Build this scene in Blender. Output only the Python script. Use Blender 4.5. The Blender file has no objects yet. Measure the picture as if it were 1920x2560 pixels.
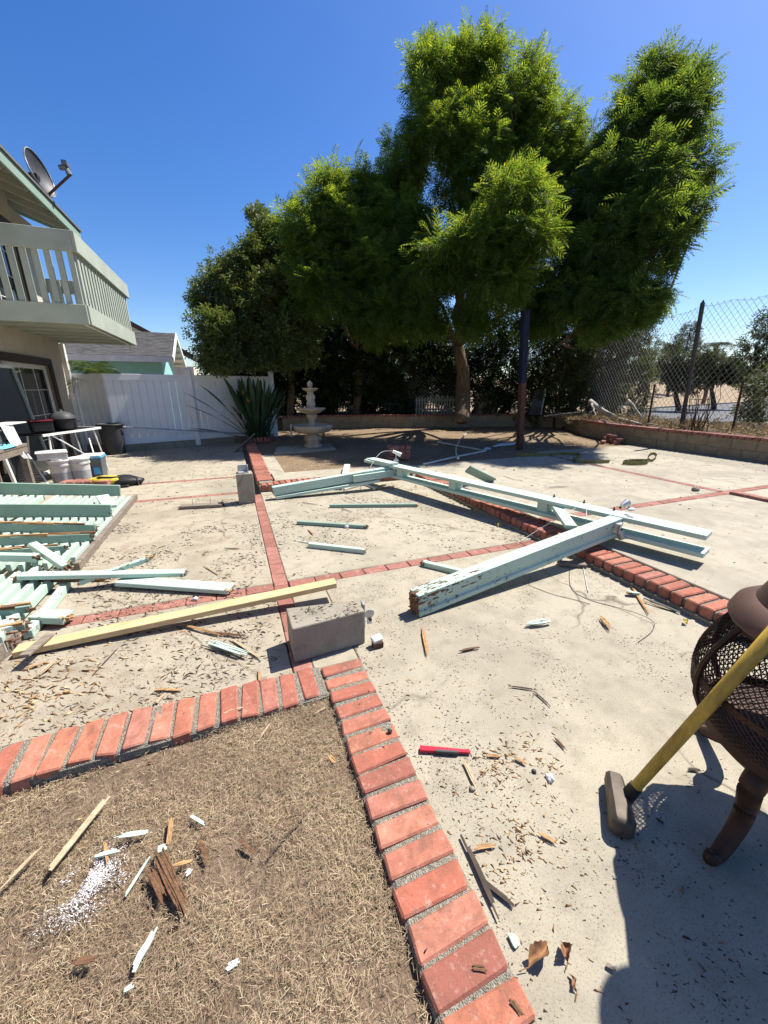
import bpy, bmesh, math, random
import numpy as np
from mathutils import Vector, Matrix, noise as mnoise

random.seed(7); rng = np.random.default_rng(11)
scn = bpy.context.scene
COL = scn.collection

# ------------------------------------------------------------------ camera
CAM_H, PITCH, YAW = 1.45, math.radians(17.9), math.radians(21.0)
F_PX, CXP, CYP = 960.0, 960.0, 1280.0
FWD = Vector((math.sin(YAW)*math.cos(PITCH), math.cos(YAW)*math.cos(PITCH), -math.sin(PITCH)))
RGT = Vector((math.cos(YAW), -math.sin(YAW), 0.0))
UPV = RGT.cross(FWD)
CAM = Vector((0, 0, CAM_H))
cam_d = bpy.data.cameras.new('camera'); cam_o = bpy.data.objects.new('camera', cam_d); COL.objects.link(cam_o)
cam_d.sensor_fit = 'VERTICAL'; cam_d.sensor_height = 36.0; cam_d.sensor_width = 27.0
cam_d.lens = 36.0*F_PX/2560.0
cam_d.clip_start = 0.02; cam_d.clip_end = 3000
mw = Matrix((RGT, UPV, -FWD)).transposed().to_4x4(); mw.translation = CAM
cam_o.matrix_world = mw
scn.camera = cam_o

# ------------------------------------------------------------------ sky, sun, exposure
SUN_V = Vector((0.62, 0.165, 1.0)).normalized()
elev = math.asin(SUN_V.z); azim = math.atan2(SUN_V.x, SUN_V.y)
world = bpy.data.worlds.new('World'); scn.world = world; world.use_nodes = True
wn = world.node_tree.nodes; wl = world.node_tree.links
sky = wn.new('ShaderNodeTexSky'); sky.sky_type = 'NISHITA'; sky.sun_disc = False
sky.sun_elevation = elev; sky.sun_rotation = azim
sky.air_density = 1.0; sky.dust_density = 0.7; sky.ozone_density = 3.0; sky.altitude = 100
bgn = wn['Background']; bgn.inputs['Strength'].default_value = 0.088
hs = wn.new('ShaderNodeHueSaturation'); hs.inputs['Hue'].default_value = 0.511; hs.inputs['Saturation'].default_value = 1.34
wl.new(sky.outputs[0], hs.inputs['Color']); wl.new(hs.outputs[0], bgn.inputs['Color'])
sun_d = bpy.data.lights.new('sun', 'SUN'); sun_d.energy = 5.0; sun_d.angle = math.radians(0.53); sun_d.color = (1.0, 0.955, 0.88)
sun_o = bpy.data.objects.new('sun', sun_d); COL.objects.link(sun_o)
sun_o.rotation_euler = SUN_V.to_track_quat('Z', 'Y').to_euler(); sun_o.location = (20, 4, 32)
vs = scn.view_settings; vs.view_transform = 'Standard'; vs.look = 'None'; vs.gamma = 1.0; vs.use_curve_mapping = False
vs.exposure = 0.95
scn.render.film_transparent = False
scn.cycles.max_bounces = 6; scn.cycles.transparent_max_bounces = 12

# ------------------------------------------------------------------ survey helpers: photo pixel -> a point of the real place
def ray(x, y): return FWD + RGT*((x-CXP)/F_PX) - UPV*((y-CYP)/F_PX)
def G(x, y, z=0.0):
    d = ray(x, y); t = (z-CAM_H)/d.z
    return CAM + d*t
def A(x, y, hd):
    d = ray(x, y); return CAM + d*(hd/math.hypot(d.x, d.y))
def onx(x, y, X):
    d = ray(x, y); return CAM + d*(X/d.x)
def ony(x, y, Y):
    d = ray(x, y); return CAM + d*(Y/d.y)

# ------------------------------------------------------------------ object helpers
def tag(o, label=None, cat=None, group=None, kind=None):
    if label: o['label'] = label
    if cat: o['category'] = cat
    if group: o['group'] = group
    if kind: o['kind'] = kind
    return o
def thing(name, label, cat, loc=(0, 0, 0), group=None):
    o = bpy.data.objects.new(name, None); COL.objects.link(o)
    o.empty_display_size = 0.1; o.location = loc
    return tag(o, label, cat, group)
def adopt(o, parent):
    if parent is not None:
        o.parent = parent
        M = Matrix.Translation(parent.location)
        p = parent
        mats = [parent.matrix_basis.copy()]
        while p.parent is not None:
            p = p.parent; mats.append(p.matrix_basis.copy())
        Mw = Matrix.Identity(4)
        # parents are only translated/rotated by their own basis + their stored inverse
        def world_of(q):
            if q.parent is None: return q.matrix_basis.copy()
            return world_of(q.parent) @ q.matrix_parent_inverse @ q.matrix_basis
        o.matrix_parent_inverse = world_of(parent).inverted()
    return o
def mesh_obj(name, me, mat=None, parent=None):
    if mat is not None and len(me.materials) == 0: me.materials.append(mat)
    o = bpy.data.objects.new(name, me); COL.objects.link(o)
    return adopt(o, parent)

def rotm(rx=0, ry=0, rz=0):
    return Matrix.Rotation(rz, 3, 'Z') @ Matrix.Rotation(ry, 3, 'Y') @ Matrix.Rotation(rx, 3, 'X')

class MB:
    def __init__(s): s.v = []; s.f = []
    def add(s, vs, fs):
        b = len(s.v); s.v += [tuple(v) for v in vs]; s.f += [tuple(b+i for i in f) for f in fs]; return s
    def box(s, c, size, R=None):
        c = Vector(c); hx, hy, hz = size[0]/2, size[1]/2, size[2]/2
        P = [Vector((x, y, z)) for z in (-hz, hz) for x, y in ((-hx, -hy), (hx, -hy), (hx, hy), (-hx, hy))]
        if R is not None: P = [R @ p for p in P]
        return s.add([c+p for p in P], [(3, 2, 1, 0), (4, 5, 6, 7), (0, 1, 5, 4), (1, 2, 6, 5), (2, 3, 7, 6), (3, 0, 4, 7)])
    def bar(s, p0, p1, w, t, up=(0, 0, 1), w1=None, t1=None):
        """box from p0 to p1; w across, t along up"""
        p0 = Vector(p0); p1 = Vector(p1); d = (p1-p0).normalized(); up = Vector(up)
        side = d.cross(up); side = side.normalized() if side.length > 1e-5 else Vector((1, 0, 0)); u = side.cross(d)
        w1 = w if w1 is None else w1; t1 = t if t1 is None else t1
        P = []
        for p, ww, tt in ((p0, w, t), (p1, w1, t1)):
            for a, b in ((-1, -1), (1, -1), (1, 1), (-1, 1)): P.append(p+side*(a*ww/2)+u*(b*tt/2))
        return s.add(P, [(3, 2, 1, 0), (4, 5, 6, 7), (0, 1, 5, 4), (1, 2, 6, 5), (2, 3, 7, 6), (3, 0, 4, 7)])
    def tube(s, pts, r, n=8, cap=True):
        pts = [Vector(p) for p in pts]; m = len(pts)
        rs = list(r) if hasattr(r, '__len__') else [r]*m
        ref = Vector((0, 0, 1)) if abs((pts[-1]-pts[0]).normalized().z) < 0.9 else Vector((1, 0, 0))
        V = []; 
        for i, p in enumerate(pts):
            d = (pts[min(i+1, m-1)]-pts[max(i-1, 0)]).normalized()
            a = d.cross(ref).normalized(); b = a.cross(d)
            for k in range(n):
                q = 2*math.pi*k/n; V.append(p+(a*math.cos(q)+b*math.sin(q))*rs[i])
        Fc = [(i*n+k, i*n+(k+1) % n, (i+1)*n+(k+1) % n, (i+1)*n+k) for i in range(m-1) for k in range(n)]
        if cap: Fc += [tuple(range(n-1, -1, -1)), tuple((m-1)*n+k for k in range(n))]
        return s.add(V, Fc)
    def lathe(s, prof, c=(0, 0, 0), n=24, cap=True, R=None, wob=0):
        c = Vector(c); V = []; m = len(prof)
        for i, (r, z) in enumerate(prof):
            for k in range(n):
                q = 2*math.pi*k/n; rr = r*(1+wob*math.cos(q*8))
                p = Vector((rr*math.cos(q), rr*math.sin(q), z)); V.append(c+(R @ p if R is not None else p))
        Fc = [(i*n+k, i*n+(k+1) % n, (i+1)*n+(k+1) % n, (i+1)*n+k) for i in range(m-1) for k in range(n)]
        if cap: Fc += [tuple(range(n-1, -1, -1)), tuple((m-1)*n+k for k in range(n))]
        return s.add(V, Fc)
    def prism(s, poly, z0, z1):
        n = len(poly)
        return s.add([(x, y, z0) for x, y in poly]+[(x, y, z1) for x, y in poly],
                     [tuple(range(n-1, -1, -1)), tuple(range(n, 2*n))]+[(k, (k+1) % n, n+(k+1) % n, n+k) for k in range(n)])
    def extr(s, poly, p0, p1, up=(0, 0, 1), poly1=None):
        """extrude a 2D section (across, up) from p0 to p1"""
        p0 = Vector(p0); p1 = Vector(p1); d = (p1-p0).normalized(); side = d.cross(Vector(up)).normalized(); u = side.cross(d)
        n = len(poly); P = [p0+side*a+u*b for a, b in poly]+[p1+side*a+u*b for a, b in (poly1 or poly)]
        return s.add(P, [tuple(range(n)), tuple(range(2*n-1, n-1, -1))]+[(k, n+k, n+(k+1) % n, (k+1) % n) for k in range(n)])
    def build(s, name, mat, parent=None, smooth=False, bevel=0, seg=1):
        me = bpy.data.meshes.new(name); me.from_pydata(s.v, [], s.f)
        bm = bmesh.new(); bm.from_mesh(me)
        bmesh.ops.recalc_face_normals(bm, faces=bm.faces)
        if bevel: bmesh.ops.bevel(bm, geom=bm.edges[:], offset=bevel, segments=seg, affect='EDGES', clamp_overlap=True, profile=0.5)
        if smooth:
            for f in bm.faces: f.smooth = True
            if smooth != 'all':
                for e in bm.edges:
                    if len(e.link_faces) == 2 and e.calc_face_angle(0) > math.radians(38): e.smooth = False
        bm.to_mesh(me); bm.free()
        return mesh_obj(name, me, mat, parent)

def np_mesh(name, V, Fq, mat, parent=None, smooth=False):
    """fast mesh from numpy arrays: V (n,3), Fq (m,k)"""
    me = bpy.data.meshes.new(name); V = np.ascontiguousarray(V, dtype=np.float32); Fq = np.ascontiguousarray(Fq, dtype=np.int32)
    k = Fq.shape[1]
    me.vertices.add(len(V)); me.vertices.foreach_set('co', V.ravel())
    me.loops.add(Fq.size); me.loops.foreach_set('vertex_index', Fq.ravel())
    me.polygons.add(len(Fq)); me.polygons.foreach_set('loop_start', np.arange(0, Fq.size, k, dtype=np.int32))
    me.polygons.foreach_set('loop_total', np.full(len(Fq), k, dtype=np.int32))
    if smooth: me.polygons.foreach_set('use_smooth', np.ones(len(Fq), dtype=bool))
    me.update(calc_edges=True); me.validate()
    return mesh_obj(name, me, mat, parent)
def scatter(name, TV, TF, pos, X, Y, Z, scale, mat, parent=None):
    """copies of one small template; axes X,Y,Z are (n,3) rows; scale (n,) or (n,3)"""
    n = len(pos); sc = np.asarray(scale, float); sc = np.repeat(sc[:, None], 3, 1) if sc.ndim == 1 else sc
    V = (pos[:, None, :] + TV[None, :, 0:1]*(X*sc[:, 0:1])[:, None, :] + TV[None, :, 1:2]*(Y*sc[:, 1:2])[:, None, :]
         + TV[None, :, 2:3]*(Z*sc[:, 2:3])[:, None, :]).reshape(-1, 3)
    Fq = (TF[None]+np.arange(n)[:, None, None]*len(TV)).reshape(-1, TF.shape[1])
    return np_mesh(name, V, Fq, mat, parent)
def nrm(a): return a/np.maximum(np.linalg.norm(a, axis=1, keepdims=True), 1e-9)

# ------------------------------------------------------------------ materials
class NT:
    def __init__(s, name):
        s.m = bpy.data.materials.new(name); s.m.use_nodes = True; s.t = s.m.node_tree
        s.b = s.t.nodes['Principled BSDF']; s.out = s.t.nodes['Material Output']
        s._co = None
    def n(s, typ, **kw):
        nd = s.t.nodes.new(typ)
        for k, v in kw.items():
            if k in nd.inputs: s.set(nd.inputs[k], v)
            else: setattr(nd, k, v)
        return nd
    def set(s, inp, v):
        if isinstance(v, bpy.types.NodeSocket): s.t.links.new(v, inp)
        else: inp.default_value = v
    def co(s, scale=(1, 1, 1), rnd=False, kind='Object'):
        tc = s.n('ShaderNodeTexCoord'); o = tc.outputs[kind]
        if rnd:
            oi = s.n('ShaderNodeObjectInfo'); ml = s.n('ShaderNodeMath', operation='MULTIPLY'); s.set(ml.inputs[0], oi.outputs['Random']); ml.inputs[1].default_value = 37.0
            ad = s.n('ShaderNodeVectorMath', operation='ADD'); s.set(ad.inputs[0], o); s.set(ad.inputs[1], ml.outputs[0]); o = ad.outputs[0]
        mp = s.n('ShaderNodeMapping'); s.set(mp.inputs['Vector'], o); mp.inputs['Scale'].default_value = scale
        return mp.outputs[0]
    def noise(s, vec, scale, detail=4, rough=0.55, dist=0.0):
        nd = s.n('ShaderNodeTexNoise'); s.set(nd.inputs['Vector'], vec); nd.inputs['Scale'].default_value = scale
        nd.inputs['Detail'].default_value = detail; nd.inputs['Roughness'].default_value = rough; nd.inputs['Distortion'].default_value = dist
        return nd.outputs['Fac']
    def vor(s, vec, scale, feature='F1', out='Distance'):
        nd = s.n('ShaderNodeTexVoronoi', feature=feature); s.set(nd.inputs['Vector'], vec); nd.inputs['Scale'].default_value = scale
        return nd.outputs[out]
    def ramp(s, fac, stops, interp='LINEAR'):
        nd = s.n('ShaderNodeValToRGB'); s.set(nd.inputs[0], fac); cr = nd.color_ramp; cr.interpolation = interp
        while len(cr.elements) < len(stops): cr.elements.new(0.5)
        for e, (p, c) in zip(cr.elements, stops):
            e.position = p; e.color = (c[0], c[1], c[2], 1) if not isinstance(c, (int, float)) else (c, c, c, 1)
        return nd.outputs[0]
    def mix(s, fac, a, b, mode='MIX'):
        nd = s.n('ShaderNodeMix', data_type='RGBA', blend_type=mode)
        s.set(nd.inputs[0], fac); 
        for i, v in ((6, a), (7, b)): s.set(nd.inputs[i], v if isinstance(v, bpy.types.NodeSocket) else (*v, 1))
        return nd.outputs[2]
    def math(s, op, a, b=0.0):
        nd = s.n('ShaderNodeMath', operation=op); s.set(nd.inputs[0], a); s.set(nd.inputs[1], b); return nd.outputs[0]
    def bump(s, h, strength=0.3, dist=0.01):
        nd = s.n('ShaderNodeBump'); s.set(nd.inputs['Height'], h); nd.inputs['Strength'].default_value = strength; nd.inputs['Distance'].default_value = dist
        s.t.links.new(nd.outputs[0], s.b.inputs['Normal']); return nd
    def fin(s, col, rough=0.85, metal=0.0, spec=0.3):
        s.set(s.b.inputs['Base Color'], col if isinstance(col, bpy.types.NodeSocket) else (*col, 1))
        s.set(s.b.inputs['Roughness'], rough); s.b.inputs['Metallic'].default_value = metal
        s.b.inputs['Specular IOR Level'].default_value = spec
        return s.m
def plain(name, c1, c2=None, scale=8, rough=0.7, metal=0, bump=0.1, bdist=0.004, spec=0.3, rnd=False, stretch=(1, 1, 1)):
    """one colour with natural variation, dirt and relief"""
    k = NT(name); v = k.co(stretch, rnd); c2 = c2 or tuple(x*0.72 for x in c1)
    a = k.noise(v, scale, 6, 0.62); col = k.ramp(a, [(0.32, c2), (0.66, c1)])
    if bump: k.bump(k.noise(v, scale*6, 4, 0.6), bump, bdist)
    return k.fin(col, rough, metal, spec)
def rand_tint(k, col, lo=0.8, hi=1.15, island=True):
    src = k.n('ShaderNodeNewGeometry').outputs['Random Per Island'] if island else k.n('ShaderNodeObjectInfo').outputs['Random']
    g = k.ramp(src, [(0, lo), (1, hi)])
    return k.mix(1.0, col, g, 'MULTIPLY')

def wood_mat(name, light, dark, rough=0.85, stretch=(3, 60, 60), rnd=True):
    k = NT(name); v = k.co(stretch, rnd)
    g = k.noise(v, 1.0, 6, 0.65, 0.6); v2 = k.co((1, 1, 1), rnd); b = k.noise(v2, 5, 4)
    col = k.mix(k.ramp(b, [(0.35, 0.0), (0.75, 0.6)]), k.ramp(g, [(0.3, dark), (0.62, light)]), tuple(x*0.55 for x in light))
    k.bump(g, 0.5, 0.004)
    return k.fin(col, rough, 0, 0.2)
def paint_mat(name, paint, wear=0.42, under=(0.16, 0.10, 0.065), rough=0.6, scale=9, dirt=0.5):
    """old exterior paint: grain, dirt, chips down to the wood"""
    k = NT(name); v = k.co((1, 1, 1), True)
    big = k.noise(v, 2.3, 5, 0.6); med = k.noise(v, scale*3.1, 6, 0.7, 0.4); fine = k.noise(v, 120, 3, 0.6)
    pc = k.ramp(big, [(0.25, tuple(x*(1-0.28*dirt) for x in paint)), (0.7, paint)])
    pc = k.mix(k.ramp(fine, [(0.3, 0.12), (0.65, 0.0)]), pc, (0.25, 0.26, 0.22))
    chip = k.ramp(k.math('ADD', k.math('MULTIPLY', med, 0.75), k.math('MULTIPLY', big, 0.25)), [(wear-0.10, 1.0), (wear-0.075, 0.0)])
    col = k.mix(chip, pc, k.ramp(fine, [(0.3, under), (0.7, tuple(x*1.9 for x in under))]))
    dk = k.noise(v, 34, 5, 0.75, 1.0); col = k.mix(k.ramp(dk, [(0.64, 0.0), (0.70, 0.55)]), col, tuple(x*0.45 for x in paint))
    k.bump(k.math('SUBTRACT', fine, k.math('MULTIPLY', chip, 1.5)), 0.35, 0.003)
    return k.fin(col, max(rough, 0.75), 0, 0.2)
# ------------------------------------------------------------------ shared materials
def concrete_mat(name, c=(0.345, 0.306, 0.232), stain=0.35, crack=True):
    k = NT(name); v = k.co()
    big = k.noise(v, 0.9, 6, 0.62, 0.5); mid = k.noise(v, 7, 6, 0.65); fine = k.noise(v, 160, 4, 0.7)
    col = k.ramp(big, [(0.3, tuple(x*0.74 for x in c)), (0.52, c), (0.75, tuple(min(1, x*1.14) for x in c))])
    col = k.mix(k.ramp(mid, [(0.32, 0.7), (0.52, 0.0)]), col, tuple(x*0.66 for x in c))
    col = k.mix(k.ramp(mid, [(0.60, 0.0), (0.78, 0.45)]), col, tuple(min(1, x*1.35) for x in c))
    rust = k.noise(v, 3.4, 10, 0.78, 0.25)
    col = k.mix(k.ramp(rust, [(0.66-0.25*stain, 0.0), (0.80-0.2*stain, min(0.9, stain*1.25))]), col, (0.19, 0.13, 0.08))
    col = k.mix(k.ramp(fine, [(0.30, 0.75), (0.47, 0.0)]), col, (0.12, 0.105, 0.085))
    wv = k.n('ShaderNodeVectorMath', operation='ADD'); k.set(wv.inputs[0], v)
    nz_ = k.n('ShaderNodeTexNoise'); k.set(nz_.inputs['Vector'], v); nz_.inputs['Scale'].default_value = 3.0; sc_ = k.n('ShaderNodeVectorMath', operation='SCALE'); k.set(sc_.inputs[0], nz_.outputs['Color']); sc_.inputs['Scale'].default_value = 0.35; k.set(wv.inputs[1], sc_.outputs[0])
    ck = k.vor(wv.outputs[0], 0.42, 'DISTANCE_TO_EDGE'); ckm = k.math('MULTIPLY', k.ramp(ck, [(0.0015, 0.8), (0.0045, 0.0)]), k.ramp(big, [(0.45, 0.0), (0.55, 1.0)]))
    if crack: col = k.mix(ckm, col, (0.09, 0.075, 0.055))
    pit = k.vor(v, 55); col = k.mix(k.ramp(pit, [(0.07, 0.55), (0.16, 0.0)]), col, tuple(x*0.5 for x in c))
    sp = k.noise(v, 420, 2, 0.6); col = k.mix(k.ramp(sp, [(0.60, 0.0), (0.75, 0.5)]), col, tuple(min(1, x*1.5) for x in c))
    k.bump(k.math('ADD', k.math('MULTIPLY', fine, 0.7), mid), 0.45, 0.005)
    return k.fin(col, 0.9, 0, 0.15)
M = {}
M['concrete'] = concrete_mat('patio_concrete')
M['concrete_up'] = concrete_mat('upper_patio_concrete', (0.36, 0.322, 0.248), 0.25)
M['concrete_dirty'] = concrete_mat('dirty_patio_concrete', (0.33, 0.288, 0.218), 0.55)
M['block'] = concrete_mat('cast_concrete', (0.285, 0.255, 0.20), 0.6)
def brick_mat(name, stops, island=False):
    k = NT(name); v = k.co((1, 1, 1), True)
    oi = k.n('ShaderNodeObjectInfo').outputs['Random']
    base = k.ramp(oi, stops); m1 = k.noise(v, 18, 6, 0.65, 0.4); fine = k.noise(v, 220, 3, 0.7)
    col = k.mix(k.ramp(m1, [(0.33, 0.65), (0.56, 0.0)]), base, (0.20, 0.085, 0.055))
    col = k.mix(k.ramp(m1, [(0.60, 0.0), (0.72, 0.5)]), col, (0.50, 0.37, 0.29))
    st = k.noise(v, 5, 5, 0.7, 0.8); col = k.mix(k.ramp(st, [(0.32, 0.65), (0.46, 0.0)]), col, (0.17, 0.085, 0.06))
    col = k.mix(k.ramp(k.noise(v, 60, 5, 0.75), [(0.55, 0.0), (0.72, 0.55)]), col, (0.46, 0.34, 0.27))
    col = k.mix(k.ramp(fine, [(0.28, 0.6), (0.42, 0.0)]), col, (0.06, 0.035, 0.025))
    k.bump(k.math('ADD', k.math('MULTIPLY', fine, 0.5), m1), 0.5, 0.006)
    return k.fin(col, 0.88, 0, 0.15)
M['brick'] = brick_mat('red_brick', [(0.0, (0.38, 0.125, 0.08)), (0.2, (0.25, 0.092, 0.07)), (0.4, (0.43, 0.155, 0.095)), (0.55, (0.33, 0.14, 0.108)), (0.8, (0.46, 0.185, 0.12)), (1.0, (0.28, 0.092, 0.066))])
M['brick_dark'] = brick_mat('old_red_brick', [(0.0, (0.24, 0.105, 0.085)), (0.5, (0.29, 0.125, 0.10)), (1.0, (0.33, 0.155, 0.125))])
def mortar_mat():
    k = NT('grainy_mortar'); v = k.co()
    a = k.noise(v, 90, 5, 0.75); b = k.vor(v, 220)
    col = k.ramp(a, [(0.3, (0.11, 0.095, 0.075)), (0.5, (0.26, 0.235, 0.185)), (0.7, (0.42, 0.39, 0.32))])
    k.bump(k.math('ADD', a, b), 0.9, 0.008); return k.fin(col, 0.95, 0, 0.1)
M['mortar'] = mortar_mat()
def soil_mat(name, a, b, c):
    k = NT(name); v = k.co(); n1 = k.noise(v, 1.6, 6, 0.65, 0.4); n2 = k.noise(v, 26, 6, 0.7); n3 = k.noise(v, 140, 3, 0.7)
    col = k.mix(k.ramp(n2, [(0.35, 0.8), (0.62, 0.0)]), k.ramp(n1, [(0.3, a), (0.7, b)]), c)
    k.bump(k.math('ADD', n2, k.math('MULTIPLY', n3, 0.6)), 0.8, 0.02); return k.fin(col, 0.97, 0, 0.08)
M['soil'] = soil_mat('dry_soil', (0.22, 0.155, 0.095), (0.31, 0.235, 0.155), (0.12, 0.085, 0.055))
M['lawn_soil'] = soil_mat('thatch_soil', (0.19, 0.135, 0.09), (0.26, 0.19, 0.13), (0.10, 0.07, 0.048))
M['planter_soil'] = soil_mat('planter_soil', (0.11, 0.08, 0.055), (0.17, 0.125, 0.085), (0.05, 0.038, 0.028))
M['hill'] = soil_mat('dry_hill_grass', (0.27, 0.20, 0.13), (0.36, 0.275, 0.18), (0.20, 0.15, 0.10))
M['asphalt'] = plain('asphalt', (0.105, 0.105, 0.11), (0.07, 0.07, 0.074), 1.2, 0.85, 0, 0.3, 0.01)

# ------------------------------------------------------------------ ground reaching the horizon, hill beyond the road
def sstep(a, b, x):
    t = np.clip((x-a)/(b-a), 0, 1); return t*t*(3-2*t)
def terr(x, y):
    z = -0.09 - 0.62*sstep(11.6, 14.5, x)
    off = -0.236*x + 0.97*y            # distance across the road line
    hill = sstep(18.5, 60, off)*sstep(14, 40, x)
    z = z + hill*4.4 + hill*0.35*np.sin(x*0.13+1.0)*np.cos(y*0.11)
    z = z - 0.12*sstep(13.5, 20, y)*(1-sstep(11.6, 14.5, x))
    return z
gx = np.concatenate([np.linspace(-900, -60, 10), np.linspace(-50, 10, 25), np.linspace(11, 20, 19), np.linspace(21, 120, 67), np.linspace(135, 900, 12)])
gy = np.concatenate([np.linspace(-900, -40, 8), np.linspace(-30, 12, 15), np.linspace(13, 100, 60), np.linspace(115, 900, 12)])
XX, YY = np.meshgrid(gx, gy); ZZ = terr(XX, YY)
V = np.stack([XX.ravel(), YY.ravel(), ZZ.ravel()], 1); nx, ny = len(gx), len(gy)
ii, jj = np.meshgrid(np.arange(nx-1), np.arange(ny-1)); b = (jj*nx+ii).ravel()
tag(np_mesh('ground', V, np.stack([b, b+1, b+nx+1, b+nx], 1), M['hill'], smooth=True), kind='structure')
# road beyond the chain link fence
RZ = -0.62
me = MB(); rp = [(14.8, 11.6), (17.5, 15.0), (26.2, 20.4), (36.5, 27.2), (43.0, 29.3), (74.7, 37.0), (160, 58), (160, 30), (40, 3), (15.5, 3.0)]
me.add([(x, y, RZ+0.02) for x, y in rp], [tuple(range(len(rp)))])
tag(me.build('road', M['asphalt']), kind='structure')
kb = MB()
far = [(26.2, 20.4), (36.5, 27.2), (43.0, 29.3), (74.7, 37.0), (160, 58)]
for (x0, y0), (x1, y1) in zip(far[:-1], far[1:]): kb.bar((x0, y0, RZ+0.07), (x1, y1, RZ+0.07), 0.3, 0.18)
tag(kb.build('kerb', M['block']), kind='structure')

# ------------------------------------------------------------------ lower patio: concrete fields between brick strips
patio = MB()
def slab(mb, x0, x1, y0, y1, z=0.0, th=0.12): mb.box(((x0+x1)/2, (y0+y1)/2, z-th/2), (x1-x0, y1-y0, th))
SB0, SB1 = 0.15, 0.262           # strip running away from the camera
dpat = MB()
for x0, x1 in ((-14, SB0), ):
    slab(dpat, x0, x1, 1.735, 2.70); slab(dpat, x0, x1, 2.815, 5.75); slab(patio, x0, x1, 5.862, 6.87); slab(patio, x0, x1, 6.98, 8.92); slab(patio, x0, x1, 8.935, 13.6)
slab(patio, SB1, 0.512, 1.735, 2.70); slab(patio, SB1, 2.735, 2.815, 5.70)
slab(patio, 0.515, 2.735, -6, 2.70)
slab(patio, SB1, 0.513, 1.71, 1.733)
patio_o = tag(patio.build('patio', M['concrete'], bevel=0.006), kind='structure')
adopt(dpat.build('worn_slabs', M['concrete_dirty'], bevel=0.006), patio_o)
bed = MB(); bed.box((-3, 3.5, -0.075), (22, 20, 0.05)); adopt(tag(bed.build('joint_bed', M['mortar'])), patio_o)

def brick_meshes(name, L, W, H, n=6, jit=0.004, bev=0.006):
    out = []
    for i in range(n):
        bm = bmesh.new(); bmesh.ops.create_cube(bm, size=1.0)
        for v in bm.verts:
            v.co = Vector((v.co.x*L, v.co.y*W, v.co.z*H)) + Vector([random.uniform(-jit, jit) for _ in range(3)])
        bmesh.ops.bevel(bm, geom=bm.edges[:], offset=bev, segments=1, affect='EDGES')
        me = bpy.data.meshes.new(name); bm.to_mesh(me); bm.free(); out.append(me)
    return out
def place(meshes, mat, name, loc, rz, parent, tilt=0.012):
    me = random.choice(meshes)
    if len(me.materials) == 0: me.materials.append(mat)
    o = bpy.data.objects.new(name, me); COL.objects.link(o)
    o.location = loc; o.rotation_euler = (random.gauss(0, tilt), random.gauss(0, tilt), rz+random.gauss(0, tilt))
    return adopt(o, parent)
strip_b = brick_meshes('strip_brick', 0.196, 0.105, 0.07, 6, 0.003, 0.005)
Rz90 = math.pi/2
y = 1.84
while y < 5.62:                  # strip B
    place(strip_b, M['brick_dark'], 'paving_brick', ((SB0+SB1)/2, y, -0.036), Rz90, patio_o, 0.008); y += 0.2035
x = 0.37
while x < 2.66: place(strip_b, M['brick_dark'], 'paving_brick', (x, 2.757, -0.036), 0, patio_o, 0.008); x += 0.2035
x = 0.05
while x > -2.6: place(strip_b, M['brick_dark'], 'paving_brick', (x, 2.757, -0.036), 0, patio_o, 0.008); x -= 0.2035
for yy in (5.806, 6.925):
    x = 0.04
    while x > -3.2: place(strip_b, M['brick_dark'], 'paving_brick', (x, yy, -0.036), 0, patio_o, 0.008); x -= 0.2035

# ------------------------------------------------------------------ front lawn bed with its brick border
lawn = MB()
LX1, LY1 = 0.30, 1.51
gxs = np.linspace(-4.5, LX1, 90); gys = np.linspace(-1.6, LY1, 60)
V = []; 
for yy in gys:
    for xx in gxs: V.append((xx, yy, -0.035+0.030*float(sstep(-0.9, 0.15, np.array(xx)))+0.016*mnoise.noise(Vector((xx*3, yy*3, 0)))+0.008*mnoise.noise(Vector((xx*11, yy*11, 5)))))
nx = len(gxs); fs = [(j*nx+i, j*nx+i+1, (j+1)*nx+i+1, (j+1)*nx+i) for j in range(len(gys)-1) for i in range(nx-1)]
lawn.add(V, fs); lawn_o = tag(lawn.build('lawn', M['lawn_soil'], smooth='all'), kind='structure')
border = MB(); border.box((0.405, 0.02, -0.045), (0.222, 3.36, 0.14)); border.box((-2.17, 1.62, -0.046), (4.93, 0.224, 0.14))
border_o = tag(border.build('lawn_border', M['mortar'], bevel=0.012), kind='structure')
bb = brick_meshes('border_brick', 0.218, 0.0735, 0.09, 16, 0.006, 0.006)
y = 1.665
while y > -0.75:
    place(bb, M['brick'], 'brick', (0.402+random.gauss(0, 0.004), y, -0.012+random.gauss(0, 0.002)), random.gauss(0.03, 0.02), border_o, 0.015); y -= 0.0925+random.gauss(0, 0.002)
x = 0.205
while x > -3.2:
    place(bb, M['brick'], 'brick', (x, 1.617+random.gauss(0, 0.004), -0.012+random.gauss(0, 0.003)), Rz90+random.gauss(0, 0.025), border_o, 0.018); x -= 0.0925+random.gauss(0, 0.002)

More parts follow.
